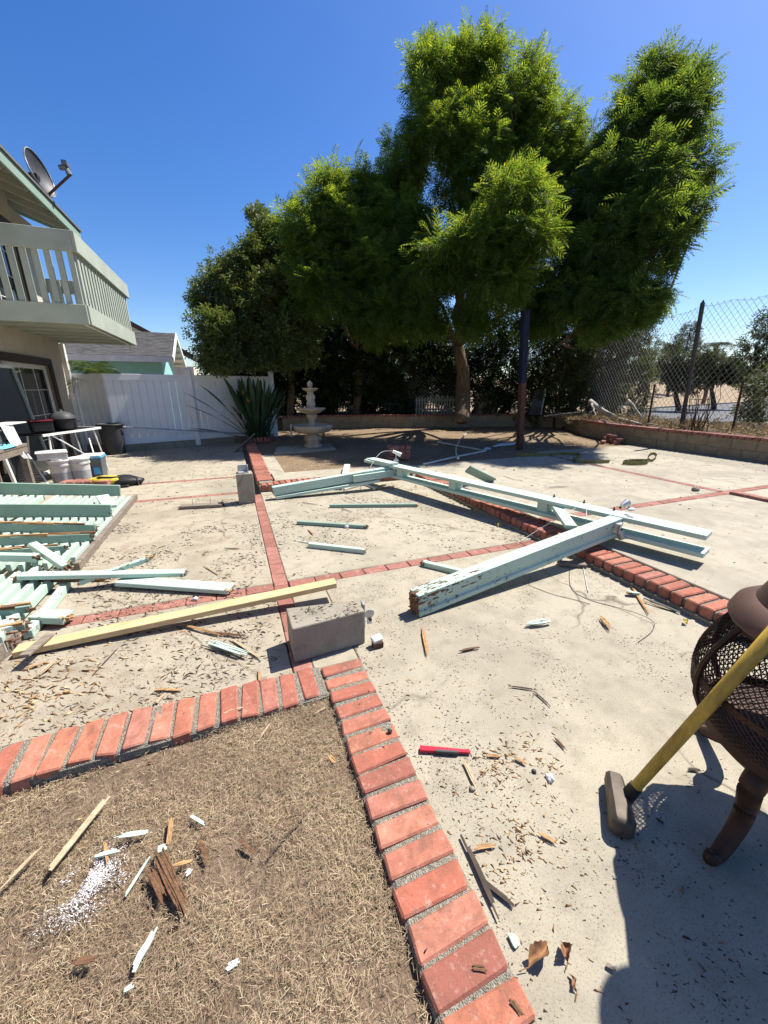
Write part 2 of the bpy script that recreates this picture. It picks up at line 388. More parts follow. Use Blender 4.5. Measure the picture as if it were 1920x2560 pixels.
# ------------------------------------------------------------------ upper patio, a brick step higher
UZ = 0.10
up = MB(); CB = 2.985            # back of the step bricks
slab(up, CB, 9.35, -6, 2.98, UZ, 0.3); slab(up, CB, 6.07, 3.10, 6.28, UZ, 0.3); slab(up, 6.19, 9.35, 3.10, 6.75, UZ, 0.3)
slab(up, 0.50, CB-0.005, 5.97, 6.52, UZ, 0.3); slab(up, CB, 6.07, 6.285, 6.33, UZ, 0.3)
slab(up, 0.47, 0.72, 6.53, 8.5, UZ-0.004, 0.3)
up_o = tag(up.build('upper_patio', M['concrete_up'], bevel=0.006), kind='structure')
ub = MB(); ub.box((6.0, 0.5, -0.02), (6.6, 13, 0.1)); adopt(ub.build('joint_bed', M['mortar']), up_o)
x = 3.1
while x < 9.2: place(strip_b, M['brick_dark'], 'paving_brick', (x, 3.04, UZ-0.034), 0, up_o, 0.006); x += 0.2035
y = 3.22
while y < 6.6: place(strip_b, M['brick_dark'], 'paving_brick', (6.13, y, UZ-0.034), Rz90, up_o, 0.006); y += 0.2035
y = 2.88
while y > -0.5: place(strip_b, M['brick_dark'], 'paving_brick', (6.13, y, UZ+0.003), Rz90, up_o, 0.004); y -= 0.2035
# step bricks on edge along x = 2.72 and along y = 5.71, and the old pier wall beside the dirt bed
stepm = MB(); stepm.box((2.85, 1.35, 0.03), (0.225, 8.65, 0.115)); stepm.box((1.48, 5.825, 0.03), (2.45, 0.215, 0.115)); stepm.box((0.36, 8.15, 0.05), (0.20, 4.65, 0.12))
step_o = tag(stepm.build('brick_step', M['mortar'], bevel=0.008), kind='structure')
sb = brick_meshes('step_brick', 0.235, 0.074, 0.098, 8, 0.004, 0.008)
y = 5.62
while y > -0.9:
    place(sb, M['brick'], 'brick', (2.838+random.gauss(0, 0.004), y, 0.055+random.gauss(0, 0.002)), random.gauss(0, 0.015), step_o, 0.012); y -= 0.0905
x = 0.32
while x < 2.7:
    place(sb, M['brick'], 'brick', (x, 5.822, 0.056), Rz90, step_o, 0.012); x += 0.0905
y = 5.99
while y < 10.4:
    place(sb, M['brick'], 'brick', (0.355, y, 0.079), 0, step_o, 0.012); y += 0.0905
for i in range(6): place(sb, M['brick_dark'], 'brick', (0.36+0.09*i, 10.52, 0.18), Rz90, step_o, 0.02)
for i in range(3):
  for j in range(2): place(sb, M['brick_dark'], 'brick', (0.42+0.24*i, 10.52, 0.055+0.06*0), 0, step_o, 0.01) if j == 0 else None

# dirt bed round the fountain and up to the wall
dirt = MB(); poly = [(0.47, 6.52), (2.98, 6.52), (2.98, 6.33), (6.07, 6.33), (6.2, 6.76), (9.4, 6.76), (9.6, 8.2), (10.6, 9.6), (11.2, 10.8), (10.6, 11.7), (7.6, 12.5), (4.8, 13.6), (1.0, 13.9), (-0.2, 12.2), (0.3, 10.6)]
dirt.prism(poly, -0.2, UZ-0.02); tag(dirt.build('dirt_bed', M['soil']), kind='structure')
pad = MB(); pad.prism([(0.74, 8.45), (2.15, 8.72), (2.2, 9.5), (0.9, 9.4)], UZ-0.05, UZ+0.03); tag(pad.build('fountain_pad', M['concrete_up'], bevel=0.01), kind='structure')

# ------------------------------------------------------------------ retaining wall of blocks with a brick cap
rw_path = [(9.5, -3.0), (9.45, 1.5), (9.42, 4.2), (9.38, 6.2), (9.48, 7.6), (9.9, 8.8), (10.5, 9.8), (10.95, 10.6), (10.85, 11.25), (10.3, 11.75), (9.4, 12.05), (7.6, 12.45), (6.0, 12.85), (4.7, 13.5), (3.2, 13.7), (1.3, 13.8)]
def resample(path, step):
    P = [Vector((*p, 0)) if len(p) == 2 else Vector(p) for p in path]; out = [P[0]]; acc = 0
    dense = []
    for a, b in zip(P[:-1], P[1:]):
        n = max(2, int((b-a).length/0.02)); dense += [a.lerp(b, i/n) for i in range(n)]
    dense.append(P[-1])
    for a, b in zip(dense[:-1], dense[1:]):
        acc += (b-a).length
        if acc >= step: out.append(b.copy()); acc = 0
    return out
M['cmu'] = plain('tan_block', (0.30, 0.235, 0.15), (0.20, 0.155, 0.105), 6, 0.92, 0, 0.5, 0.006, rnd=True)
rw = thing('retaining_wall', 'low curved tan block garden wall with a red brick cap', 'wall', (9.4, 6.2, 0))
pts = resample(rw_path, 0.405); bl = brick_meshes('wall_block', 0.398, 0.15, 0.196, 6, 0.002, 0.006)
core = MB()
for row in range(2):
    seq = pts if row == 0 else [a.lerp(b, 0.5) for a, b in zip(pts[:-1], pts[1:])]
    for a, b in zip(seq[:-1], seq[1:]):
        m = (a+b)/2; ang = math.atan2(b.y-a.y, b.x-a.x)
        place(bl, M['cmu'], 'block', (m.x, m.y, UZ+0.085+row*0.2), ang, rw, 0.003)
for a, b in zip(pts[:-1], pts[1:]): core.bar((a.x, a.y, UZ+0.17), (b.x, b.y, UZ+0.17), 0.13, 0.39)
core.build('mortar_core', M['mortar'], rw)
cap = resample(rw_path, 0.108); cb = brick_meshes('cap_brick', 0.205, 0.098, 0.065, 6, 0.004, 0.007)
for a, b in zip(cap[:-1], cap[1:]):
    m = (a+b)/2; ang = math.atan2(b.y-a.y, b.x-a.x)
    place(cb, M['brick_dark'], 'cap_brick', (m.x, m.y, UZ+0.415), ang+Rz90, rw, 0.02)
WT = UZ+0.45
soil = MB(); outer = [(22, -6), (12.2, -6)][1:]
inner = [(p.x, p.y) for p in resample(rw_path, 0.8)]
inner = [(9.58, -3)]+[(x+0.08, y+0.03) for x, y in inner]
poly = [(12.1, -3), (12.1, 9.0), (12.6, 11.5), (11.5, 13.5), (9, 15.2), (5, 16.8), (1.3, 16.5)]+inner[::-1]
sv = [(x, y, WT-0.06) for x, y in poly]+[(x, y, -0.8) for x, y in poly]; n = len(poly)
soil.add(sv, [tuple(range(n))]+[(k, (k+1) % n, n+(k+1) % n, n+k) for k in range(n)])
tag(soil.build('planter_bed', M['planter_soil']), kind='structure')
# ------------------------------------------------------------------ materials of the buildings
M['stucco'] = plain('tan_stucco', (0.56, 0.51, 0.43), (0.48, 0.44, 0.37), 3, 0.95, 0, 0.6, 0.006)
M['bal_paint'] = paint_mat('weathered_sage_paint', (0.40, 0.44, 0.375), 0.42, (0.24, 0.24, 0.20), dirt=0.8)
M['mint'] = paint_mat('mint_paint', (0.43, 0.555, 0.465), 0.505, (0.13, 0.085, 0.055))
M['mint_clean'] = paint_mat('mint_paint_sound', (0.45, 0.575, 0.485), 0.44, (0.13, 0.085, 0.055), dirt=0.35)
M['green_face'] = paint_mat('green_fascia_paint', (0.25, 0.35, 0.285), 0.41, (0.15, 0.12, 0.09), dirt=0.6)
M['white'] = plain('white_paint', (0.74, 0.73, 0.70), (0.60, 0.59, 0.56), 4, 0.5, 0, 0.1)
M['vinyl'] = plain('white_vinyl', (0.76, 0.77, 0.79), (0.66, 0.67, 0.69), 2, 0.45, 0, 0.03)
M['dark_trim'] = plain('dark_brown_trim', (0.055, 0.035, 0.028), None, 10, 0.6)
M['steel_grey'] = plain('grey_metal', (0.22, 0.22, 0.225), (0.15, 0.15, 0.15), 12, 0.5, 0.7)
M['galv'] = plain('galvanised_steel', (0.50, 0.51, 0.52), (0.33, 0.34, 0.34), 20, 0.45, 0.6)
M['rust'] = plain('rusty_steel', (0.145, 0.068, 0.042), (0.07, 0.038, 0.027), 14, 0.8, 0.35, 0.3, 0.003)
M['black'] = plain('black_plastic', (0.018, 0.018, 0.019), (0.010, 0.010, 0.011), 9, 0.5)
M['dkgrey'] = plain('dark_grey_plastic', (0.055, 0.057, 0.06), (0.035, 0.036, 0.038), 6, 0.55)
def glass_dark():
    k = NT('dark_window_glass'); m = k.fin((0.02, 0.025, 0.028), 0.04, 0, 0.6); return m
M['glass'] = glass_dark()
M['curtain'] = plain('grey_blind', (0.30, 0.30, 0.29), (0.22, 0.22, 0.21), 5, 0.9)
M['old_wood'] = wood_mat('grey_weathered_wood', (0.27, 0.225, 0.18), (0.10, 0.08, 0.062))
M['new_wood'] = wood_mat('fresh_yellow_lumber', (0.66, 0.49, 0.26), (0.50, 0.34, 0.16), 0.7, (2, 40, 40))
M['pale_wood'] = wood_mat('pale_splinter_wood', (0.50, 0.40, 0.26), (0.30, 0.22, 0.13))
M['split_wood'] = wood_mat('split_orange_wood', (0.52, 0.31, 0.14), (0.17, 0.085, 0.042))
M['rot_wood'] = wood_mat('rotten_brown_wood', (0.20, 0.105, 0.055), (0.045, 0.025, 0.016))
M['teal'] = plain('turquoise_stucco', (0.27, 0.52, 0.50), (0.22, 0.44, 0.43), 2, 0.9, 0, 0.4)
M['roof_brown'] = plain('dark_brown_eave', (0.06, 0.042, 0.034), None, 8, 0.8)
def shingle():
    k = NT('grey_shingle'); v = k.co((1, 1, 1), True); n1 = k.noise(v, 14, 5, 0.7); col = k.ramp(n1, [(0.3, (0.12, 0.115, 0.11)), (0.7, (0.18, 0.172, 0.162))])
    col = rand_tint(k, col, 0.82, 1.12, True); k.bump(n1, 0.5, 0.01); return k.fin(col, 0.95, 0, 0.1)
M['shingle'] = shingle()

# ------------------------------------------------------------------ our house, at the left
HX, HY1 = -3.4, 11.22
house = thing('house', 'tan stucco two storey house with a sage green balcony at the left', 'house', (HX, 8, 0))
w = MB()
def wbox(y0, y1, z0, z1, x0=HX-0.25, x1=HX): w.box(((x0+x1)/2, (y0+y1)/2, (z0+z1)/2), (x1-x0, y1-y0, z1-z0))
wbox(10.42, HY1, 0, 2.40); wbox(6.6, 10.42, 2.02, 2.40); wbox(1.0, 6.6, 0, 2.40)
wbox(1.0, 7.3, 2.40, 4.9); wbox(10.30, HY1, 2.40, 4.62); wbox(7.3, 10.30, 4.32, 4.9); wbox(7.3, 10.30, 2.40, 2.52)
w.box((HX-3.3, HY1-0.125, 2.3), (6.1, 0.25, 4.6)); w.box((HX-4.5, 5, 2.3), (0.2, 8, 4.6))
w.box((HX-2.2, 6, 2.46), (4.2, 10, 0.1))
w.build('wall', M['stucco'], house)
tr = MB(); tr.box((HX+0.012, HY1-0.05, 1.19), (0.13, 0.125, 2.38)); tr.build('corner_board', M['white'], house)
def sliding_door(y0, y1, z0, z1, nm):
    fr = MB()
    for (a, b, c, d) in ((y0-0.13, y0, z0, z1+0.13), (y1, y1+0.13, z0, z1+0.13), (y0, y1, z1, z1+0.13)):
        fr.box((HX+0.015, (a+b)/2, (c+d)/2), (0.04, b-a, d-c))
    door = fr.build('door', M['dark_trim'], house)
    fm = MB(); ym = (y0+y1)/2
    for a, b, xo in ((y0, ym+0.04, -0.12), (ym-0.04, y1, -0.07)):
        for yy in (a+0.03, b-0.03): fm.box((HX+xo, yy, (z0+z1)/2), (0.04, 0.06, z1-z0))
        fm.box((HX+xo, (a+b)/2, z1-0.04), (0.036, b-a-0.1, 0.08)); fm.box((HX+xo, (a+b)/2, z0+0.05), (0.036, b-a-0.1, 0.1))
        for t in (1/3, 2/3): fm.box((HX+xo+0.006, a+(b-a)*t, (z0+z1)/2), (0.008, 0.010, z1-z0-0.1))
        for t in (0.25, 0.5, 0.75): fm.box((HX+xo+0.009, (a+b)/2, z0+(z1-z0)*t), (0.006, b-a-0.1, 0.010))
    fm.build('frame', M['white'], door)
    for a, b, xo in ((y0, ym+0.04, -0.125), (ym-0.04, y1, -0.075)):
        g = MB(); g.box((HX+xo-0.004, (a+b)/2, (z0+z1)/2), (0.006, b-a-0.08, z1-z0-0.1)); g.build('pane', M['glass'], door)
    cu = MB()
    for i in range(14):
        yy = ym+0.15+i*0.09
        if yy < y1-0.05: cu.box((HX-0.2, yy, (z0+z1)/2), (0.01, 0.07, z1-z0-0.1), rotm(0, 0, 0.5))
    cu.build('blind', M['curtain'], door)
sliding_door(7.0, 10.28, 0.02, 1.88, 'lower'); sliding_door(7.45, 10.15, 2.55, 4.18, 'upper')
# balcony
bal = MB(); BX, BY0, BY1, BZ = -1.89, 7.8, 11.06, 2.39
bal.box((BX-0.02, (BY0+BY1)/2, BZ+0.135), (0.045, BY1-BY0, 0.27))
balo = bal.build('balcony', M['bal_paint'], house)
def bpart(nm, c, s, mat='bal_paint'): q = MB(); q.box(c, s); return q.build(nm, M[mat], balo, bevel=0.004)
bpart('end_beam', ((HX+BX)/2-0.02, BY0-0.022, BZ+0.135), (BX-HX+0.0, 0.042, 0.272)); bpart('end_beam', ((HX+BX)/2-0.02, BY1+0.022, BZ+0.135), (BX-HX, 0.042, 0.27))
pl = MB(); pl.box((0, 0, 0), (BX-HX-0.05, 0.262, 0.03)); plank0 = None
yy = BY0+0.15
while yy < BY1:
    q = MB(); q.box(((HX+BX)/2-0.02, yy, BZ+0.050+0.02*(int((yy-BY0)/0.28) % 2)), (BX-HX-0.05, 0.262, 0.03)); q.build('deck_plank', M['bal_paint'], balo, bevel=0.004); yy += 0.28
bpart('deck_sun_stop', ((HX+BX)/2-0.02, (BY0+BY1)/2, BZ+0.10), (BX-HX-0.03, BY1-BY0-0.02, 0.03))  # solid sheet added over the planks to stop sun leaking through their gaps
RZ0, RZ1 = 3.36, 3.63
bpart('top_rail', (BX+0.0, (BY0+BY1)/2, (RZ0+RZ1)/2), (0.045, BY1-BY0+0.09, RZ1-RZ0)); bpart('top_rail', ((HX+BX)/2-0.025, BY0-0.02, (RZ0+RZ1)/2), (BX-HX, 0.045, RZ1-RZ0)); bpart('top_rail', ((HX+BX)/2-0.025, BY1+0.02, (RZ0+RZ1)/2), (BX-HX, 0.045, RZ1-RZ0-0.01))
def baluster(c, size):
    q = MB(); q.box(c, size); o = q.build('baluster', M['bal_paint'], balo, bevel=0.003); return o
yy = BY0+0.10
while yy < BY1-0.05: baluster((BX-0.045, yy, (BZ+RZ1)/2), (0.042, 0.085, RZ1-BZ-0.06)); yy += 0.168
xx = BX-0.09
while xx > HX+0.05:
    baluster((xx, BY0+0.022, (BZ+RZ1)/2), (0.075, 0.04, RZ1-BZ-0.06)); baluster((xx, BY1-0.022, (BZ+RZ1)/2), (0.075, 0.04, RZ1-BZ-0.06)); xx -= 0.143
pp = MB(); pp.tube([(BX-0.12, BY0+0.02, BZ+0.02), (BX-0.12, BY1-0.1, BZ+0.0)], 0.022, 8); pp.tube([(BX-0.12, BY1-0.1, BZ+0.0), (BX-0.12, BY1-0.1, BZ-0.12)], 0.022, 8); pp.build('drain_pipe', M['white'], balo, smooth=True)
# roof with open eave
EX, EZ, EY1 = -2.66, 4.62, 11.42; SL = 0.36
def rpt(x, y, dz=0): return (x, y, EZ+(EX-x)*SL+dz)
r = MB(); r.add([rpt(EX, 0), rpt(EX, EY1), rpt(-9, EY1), rpt(-9, 0), rpt(EX, 0, 0.05), rpt(EX, EY1, 0.05), rpt(-9, EY1, 0.05), rpt(-9, 0, 0.05)], [(0, 1, 2, 3), (4, 5, 6, 7), (0, 1, 5, 4), (1, 2, 6, 5), (2, 3, 7, 6), (3, 0, 4, 7)])
M['eave_paint'] = paint_mat('cream_eave_paint', (0.42, 0.40, 0.33), 0.36, (0.2, 0.18, 0.14), dirt=0.6)
roof = r.build('roof', M['eave_paint'], house)
sh = MB(); sh.add([rpt(EX+0.06, 0, 0.045), rpt(EX+0.06, EY1+0.05, 0.045), rpt(-9, EY1+0.05, 0.055), rpt(-9, 0, 0.055), rpt(EX+0.06, 0, 0.085), rpt(EX+0.06, EY1+0.05, 0.085), rpt(-9, EY1+0.05, 0.095), rpt(-9, 0, 0.095)], [(0, 1, 2, 3), (4, 5, 6, 7), (0, 1, 5, 4), (1, 2, 6, 5), (2, 3, 7, 6), (3, 0, 4, 7)]); sh.build('shingle_layer', M['shingle'], roof)
fa = MB(); fa.box((EX+0.015, EY1/2, EZ-0.055), (0.035, EY1, 0.19)); fa.build('fascia', M['green_face'], roof)
fb = MB(); fb.bar(rpt(EX, EY1+0.012, -0.04), rpt(-9, EY1+0.012, -0.04), 0.035, 0.17); fb.build('barge_board', M['green_face'], roof)
yy = EY1-0.5
while yy > 3:
    q = MB(); q.bar(rpt(EX-0.01, yy, -0.075), rpt(-4.2, yy, -0.075), 0.045, 0.145); q.build('rafter', M['eave_paint'], roof); yy -= 0.61

# satellite dish on the eave
db = onx(100, 472, EX-0.18); db = Vector(rpt(EX-0.18, db.y, 0.09))
dish = thing('satellite_dish', 'grey oval satellite dish with a feed arm on the house eave', 'satellite dish', db)
M['dish'] = plain('dish_shade_grey', (0.055, 0.058, 0.066), (0.04, 0.042, 0.05), 4, 0.5)  # shade on the dish front is put into this dark colour
sc = 0.5
q = MB(); q.tube([db, db+Vector((0, 0, 0.18)), db+Vector((-0.02, -0.03, 0.33))], 0.022, 8); q.box(db+Vector((0, 0, 0.006)), (0.16, 0.12, 0.012)); q.build('mast', M['steel_grey'], dish, True)
dn = Vector((0.93, -0.25, 0.22)).normalized(); du = Vector((0, 0, 1)); ds = dn.cross(du).normalized(); du = ds.cross(dn)
dc = db+Vector((-0.02, -0.03, 0.36)); V = []; nr, na = 7, 32
for i in range(nr+1):
    r_ = i/nr
    for k_ in range(na):
        a = 2*math.pi*k_/na; V.append(dc+ds*(0.30*r_*math.cos(a))+du*(0.35*r_*math.sin(a))+dn*(0.10*r_*r_))
fs = [(i*na+k_, i*na+(k_+1) % na, (i+1)*na+(k_+1) % na, (i+1)*na+k_) for i in range(nr) for k_ in range(na)]
q = MB(); q.add(V, fs); q.add([v-dn*0.012 for v in V], fs); q.build('reflector', M['dish'], dish, 'all')
q = MB(); pr_ = [dc+ds*(0.302*math.cos(a))+du*(0.352*math.sin(a))+dn*0.10 for a in np.linspace(0, 2*math.pi, 33)]; q.tube(pr_, 0.012, 6); q.build('rim', M['steel_grey'], dish, True)
e0 = dc-du*0.33+dn*0.08; e1 = dc-du*0.12+dn*0.58
q = MB(); q.tube([e0, e1], 0.02, 6); q.build('feed_arm', M['rust'], dish, True)
q = MB(); q.tube([e1, e1+du*0.14-dn*0.02], [0.045, 0.035], 8); q.tube([e1+du*0.12, e1+du*0.14-dn*0.12], [0.05, 0.04], 10); q.box(e1+du*0.16, (0.08, 0.18, 0.07)); q.build('receiver', M['steel_grey'], dish, True)
q = MB(); q.box(dc-dn*0.04-du*0.1, (0.12, 0.16, 0.2)); q.build('bracket', M['black'], dish)

# ------------------------------------------------------------------ neighbour houses beyond the vinyl fence
nb = thing('neighbour_house', 'turquoise single storey house with grey shingle roof behind the white fence', 'house', (-5, 17, 0))
eR = ony(431, 894, 16.6); rR = ony(449, 834, 18.9); X1 = eR.x; ez, rz = eR.z, rR.z; ry = 18.9; ey = 16.6
q = MB(); wx1 = X1-0.45; wy0 = ey+0.45; wy1 = 2*ry-wy0; wz = ez-0.05
q.add([(-16, wy0, -0.2), (wx1, wy0, -0.2), (wx1, wy1, -0.2), (-16, wy1, -0.2), (-16, wy0, wz), (wx1, wy0, wz), (wx1, wy1, wz), (-16, wy1, wz), (wx1, ry, rz-0.22), (-16, ry, rz-0.22)],
      [(0, 1, 5, 4), (1, 2, 6, 8, 5), (2, 3, 7, 6), (3, 0, 4, 9, 7), (4, 5, 8, 9), (6, 7, 9, 8)]); q.build('wall', M['teal'], nb)
q = MB()
for s in (0, 1):
    y_e = ey if s == 0 else 2*ry-ey
    q.add([(-16, y_e, ez), (X1, y_e, ez), (X1, ry, rz), (-16, ry, rz), (-16, y_e, ez-0.09), (X1, y_e, ez-0.09), (X1, ry, rz-0.09), (-16, ry, rz-0.09)], [(0, 1, 2, 3), (4, 5, 6, 7), (0, 1, 5, 4), (1, 2, 6, 5), (2, 3, 7, 6), (3, 0, 4, 7)])
nroof = q.build('roof', M['white'], nb)
# shingle courses, each shingle its own island
q = MB(); L = math.hypot(ry-ey, rz-ez); nrow = 26
for i in range(nrow):
    t0, t1 = i/nrow, min(1, (i+1.25)/nrow); xx = X1+0.04
    while xx > -7.2:
        wd = random.uniform(0.12, 0.3); a, b = xx-wd, xx-0.006; lift = 0.02+random.uniform(0, 0.008)
        y0_, z0_ = ey-0.03+(ry-ey)*t0, ez+(rz-ez)*t0; y1_, z1_ = ey+(ry-ey)*t1, ez+(rz-ez)*t1
        q.add([(a, y0_, z0_+lift), (b, y0_, z0_+lift), (b, y1_, z1_+0.008), (a, y1_, z1_+0.008), (a, y0_, z0_+0.004), (b, y0_, z0_+0.004)], [(0, 1, 2, 3), (4, 5, 1, 0), (1, 5, 2), (4, 0, 3)]); xx -= wd
o = q.build('shingles', M['shingle'], nroof); tag(o, kind='stuff')
q = MB(); q.box(((-16+X1)/2, ey-0.02, ez-0.06), (X1+16, 0.03, 0.2)); q.build('fascia', M['white'], nroof)
q = MB(); q.bar((X1+0.02, ey, ez-0.07), (X1+0.02, ry, rz-0.07), 0.03, 0.2); q.bar((X1+0.02, 2*ry-ey, ez-0.07), (X1+0.02, ry, rz-0.07), 0.03, 0.2); q.build('barge_board', M['white'], nroof)
for i in range(5):
    t = (i+0.5)/5; q = MB(); yy_ = ry+(ry-ey)*t; q.box((X1-0.24, yy_, rz-(rz-ez)*t-0.13), (0.42, 0.05, 0.07)); q.build('outrigger', M['white'], nroof)
b2 = thing('brown_house', 'brown house with a dark eave behind the turquoise house roof', 'house', (-8, 26, 0))
pA = ony(300, 788, 25); pB = ony(482, 886, 25)
q = MB(); q.add([(pA.x-6, 25.5, -0.2), (pB.x-0.9, 25.5, -0.2), (pB.x-0.9, 25.5, pB.z+0.25), (pA.x, 25.5, pA.z-0.25), (pA.x-6, 25.5, pA.z-2.5)], [(0, 1, 2, 3, 4)]); 
q.box((pA.x-2, 29, 1.2), (10, 6.9, 2.8)); q.build('wall', M['stucco'], b2)
q = MB()
for a, b in ((pA, pB), (pA, Vector((pA.x-6.5, 25, pA.z-3)))):
    q.add([a, b, b+Vector((0, 7, 0)), a+Vector((0, 7, 0)), a-Vector((0, 0, 0.2)), b-Vector((0, 0, 0.2)), b+Vector((0, 7, -0.2)), a+Vector((0, 7, -0.2))], [(0, 1, 2, 3), (4, 5, 6, 7), (0, 1, 5, 4), (1, 2, 6, 5), (2, 3, 7, 6), (3, 0, 4, 7)])
q.build('roof', M['roof_brown'], b2)

# ------------------------------------------------------------------ white vinyl fence on its low block footing
vf = thing('vinyl_fence', 'white vinyl privacy fence of tongue and groove boards beside the patio', 'fence', (-1, 11.3, 0))
fp = [Vector((-3.34, 11.28, 0)), Vector((-2.62, 10.80, 0)), Vector((-0.92, 11.35, 0)), Vector((1.15, 12.02, 0))]
FT, FB = 1.76, 0.17
foot = MB(); 
for a, b in zip(fp[:-1], fp[1:]): foot.bar(a+Vector((0, 0.06, 0.07)), b+Vector((0, 0.06, 0.07)), 0.2, 0.18)
foot.build('footing', M['block'], vf)
for a, b in zip(fp[:-1], fp[1:]):
    d = (b-a); L = d.length; u = d/L; nrmv = Vector((-u.y, u.x, 0)); ang = math.atan2(u.y, u.x)
    nbd = max(2, int(L/0.152)); bw = L/nbd
    me0 = None
    for i in range(nbd):
        m = a+u*(bw*(i+0.5))
        if me0 is None:
            q = MB(); q.box((0, 0, 0), (bw-0.006, 0.022, FT-FB-0.2)); o = q.build('board', M['vinyl'], bevel=0.004); me0 = o.data; o.location = (m.x, m.y, (FT+FB)/2); o.rotation_euler = (0, 0, ang); adopt(o, vf)
        else:
            o = bpy.data.objects.new('board', me0); COL.objects.link(o); o.location = (m.x, m.y, (FT+FB)/2); o.rotation_euler = (0, 0, ang); adopt(o, vf)
    for z, hgt in ((FT-0.07, 0.14), (FB+0.06, 0.14)):
        q = MB(); q.bar(a+Vector((0, 0, z)), b+Vector((0, 0, z)), 0.045, hgt); q.build('rail', M['vinyl'], vf, bevel=0.004)
for p in fp[2:]:
    q = MB(); q.box((p.x, p.y, FT/2+0.06), (0.127, 0.127, FT+0.1)); po = q.build('post', M['vinyl'], vf, bevel=0.006)
    q = MB(); q.lathe([(0.1, 0), (0.1, 0.02), (0.02, 0.07)], (p.x, p.y, FT+0.11), 4, R=rotm(0, 0, math.pi/4)); q.build('cap', M['vinyl'], po)

# ------------------------------------------------------------------ chain link fence behind the garden wall
M['dark_post'] = plain('dark_weathered_post', (0.085, 0.08, 0.075), (0.05, 0.047, 0.044), 14, 0.75)
cl = thing('chain_link_fence', 'tall chain link fence behind the garden wall, road beyond', 'fence', (10.45, 6.4, WT))
cpath = [(9.9, 1.0), (10.15, 3.9), (10.42, 6.45), (11.65, 10.95), (9.3, 12.75), (6.4, 14.0), (2.5, 15.0)]
ch = [3.05, 3.2, 3.3, 2.95, 2.8, 2.7, 2.7]
def fat(s):
    """point and height along the fence by arc length"""
    for (a, b, h0, h1) in zip(cpath[:-1], cpath[1:], ch[:-1], ch[1:]):
        L = math.hypot(b[0]-a[0], b[1]-a[1])
        if s <= L: t = s/L; return a[0]+(b[0]-a[0])*t, a[1]+(b[1]-a[1])*t, h0+(h1-h0)*t
        s -= L
    return None
q = MB(); PIT = 0.135; Ltot = sum(math.hypot(b[0]-a[0], b[1]-a[1]) for a, b in zip(cpath[:-1], cpath[1:])); wr = 0.0036
s = -2.8
segs = 10
while s < min(Ltot, 17):
    for sg in (1, -1):
        pts_ = []
        for i in range(segs+1):
            f = i/segs; ss = s+(f if sg == 1 else 1-f)*2.7*0.86
            if 0 <= ss <= Ltot:
                P = fat(ss)
                if P: 
                    sag = 0.05*math.sin(ss*2.1)*f
                    pts_.append((P[0]+0.02*math.sin(ss*1.3+f*4), P[1]+0.01*math.sin(ss*2), WT-0.03+(P[2]-WT)*f-sag*0.4))
        if len(pts_) > 1: q.tube(pts_, wr, 3, cap=False)
    s += PIT
q.build('wire_mesh', M['galv'], cl)
q = MB(); tw = [fat(min(Ltot-0.01, i*0.2)) for i in range(int(min(Ltot, 17)/0.2))]
q.tube([(x, y, h-0.05-0.03*math.sin(i*1.7)) for i, (x, y, h) in enumerate(tw)], 0.004, 4); q.build('tension_wire', M['galv'], cl)
for i, (p, h) in enumerate(zip(cpath, ch)):
    q = MB(); top = Vector((p[0], p[1], h+0.08))
    if i == 2: top = A(1757, 757, math.hypot(p[0], p[1]))
    if i == 3: top = Vector((p[0]-0.05, p[1]+0.1, h+0.05))
    q.tube([(p[0], p[1], WT-0.3), ((p[0]+top.x)/2, (p[1]+top.y)/2, (WT+top.z)/2), top], 0.045, 10); q.tube([top, top+Vector((0, 0, 0.06))], [0.036, 0.01], 8); q.build('post', M['dark_post'], cl, True)
# two rusty stakes in front of the fence
for (bx, by, px, py, lab) in ((10.16, 7.13, 1637, 963, 'thin rusty iron stake left of the tall fence post'), (10.3, 5.3, 1858, 953, 'thin rusty iron stake right of the tall fence post')):
    t = thing('iron_stake', lab, 'stake', (bx, by, WT-0.1), 'rusty stakes behind the garden wall'); top = A(px, py, math.hypot(bx, by))
    q = MB(); q.bar((bx, by, WT-0.2), top, 0.045, 0.012, (1, 0, 0)); q.bar((bx, by, WT-0.2), top, 0.012, 0.05, (1, 0, 0)); q.build('bar', M['rust'], t)
    q = MB(); q.box(top, (0.06, 0.05, 0.02)); q.build('head', M['rust'], t)
# ------------------------------------------------------------------ foliage
def leaf_mat(name, c1, c2, trans=0.35, tcol=None, rough=0.6, spec=0.14):
    k = NT(name); isl = k.n('ShaderNodeNewGeometry').outputs['Random Per Island']
    col = k.ramp(isl, [(0.0, c2), (0.55, c1), (1.0, tuple(min(1, x*1.45) for x in c1))])
    k.fin(col, rough, 0, spec)
    tr = k.n('ShaderNodeBsdfTranslucent'); tcol = tcol or tuple(min(1, x*1.6) for x in c1)
    k.set(tr.inputs['Color'], k.mix(1.0, k.mix(0.0, tcol, tcol), k.ramp(isl, [(0, (0.55, 0.7, 0.8)), (0.75, (0.95, 1.0, 0.9)), (1, (1.9, 1.5, 0.8))]), 'MULTIPLY'))
    mx = k.n('ShaderNodeMixShader'); mx.inputs[0].default_value = trans
    k.t.links.new(k.b.outputs[0], mx.inputs[1]); k.t.links.new(tr.outputs[0], mx.inputs[2]); k.t.links.new(mx.outputs[0], k.out.inputs['Surface'])
    return k.m
M['jaca'] = leaf_mat('feathery_green_leaf', (0.062, 0.106, 0.024), (0.030, 0.062, 0.018), 0.42, (0.31, 0.40, 0.035))
M['jaca2'] = leaf_mat('dark_feathery_leaf', (0.050, 0.092, 0.025), (0.026, 0.054, 0.018), 0.38, (0.24, 0.33, 0.036))
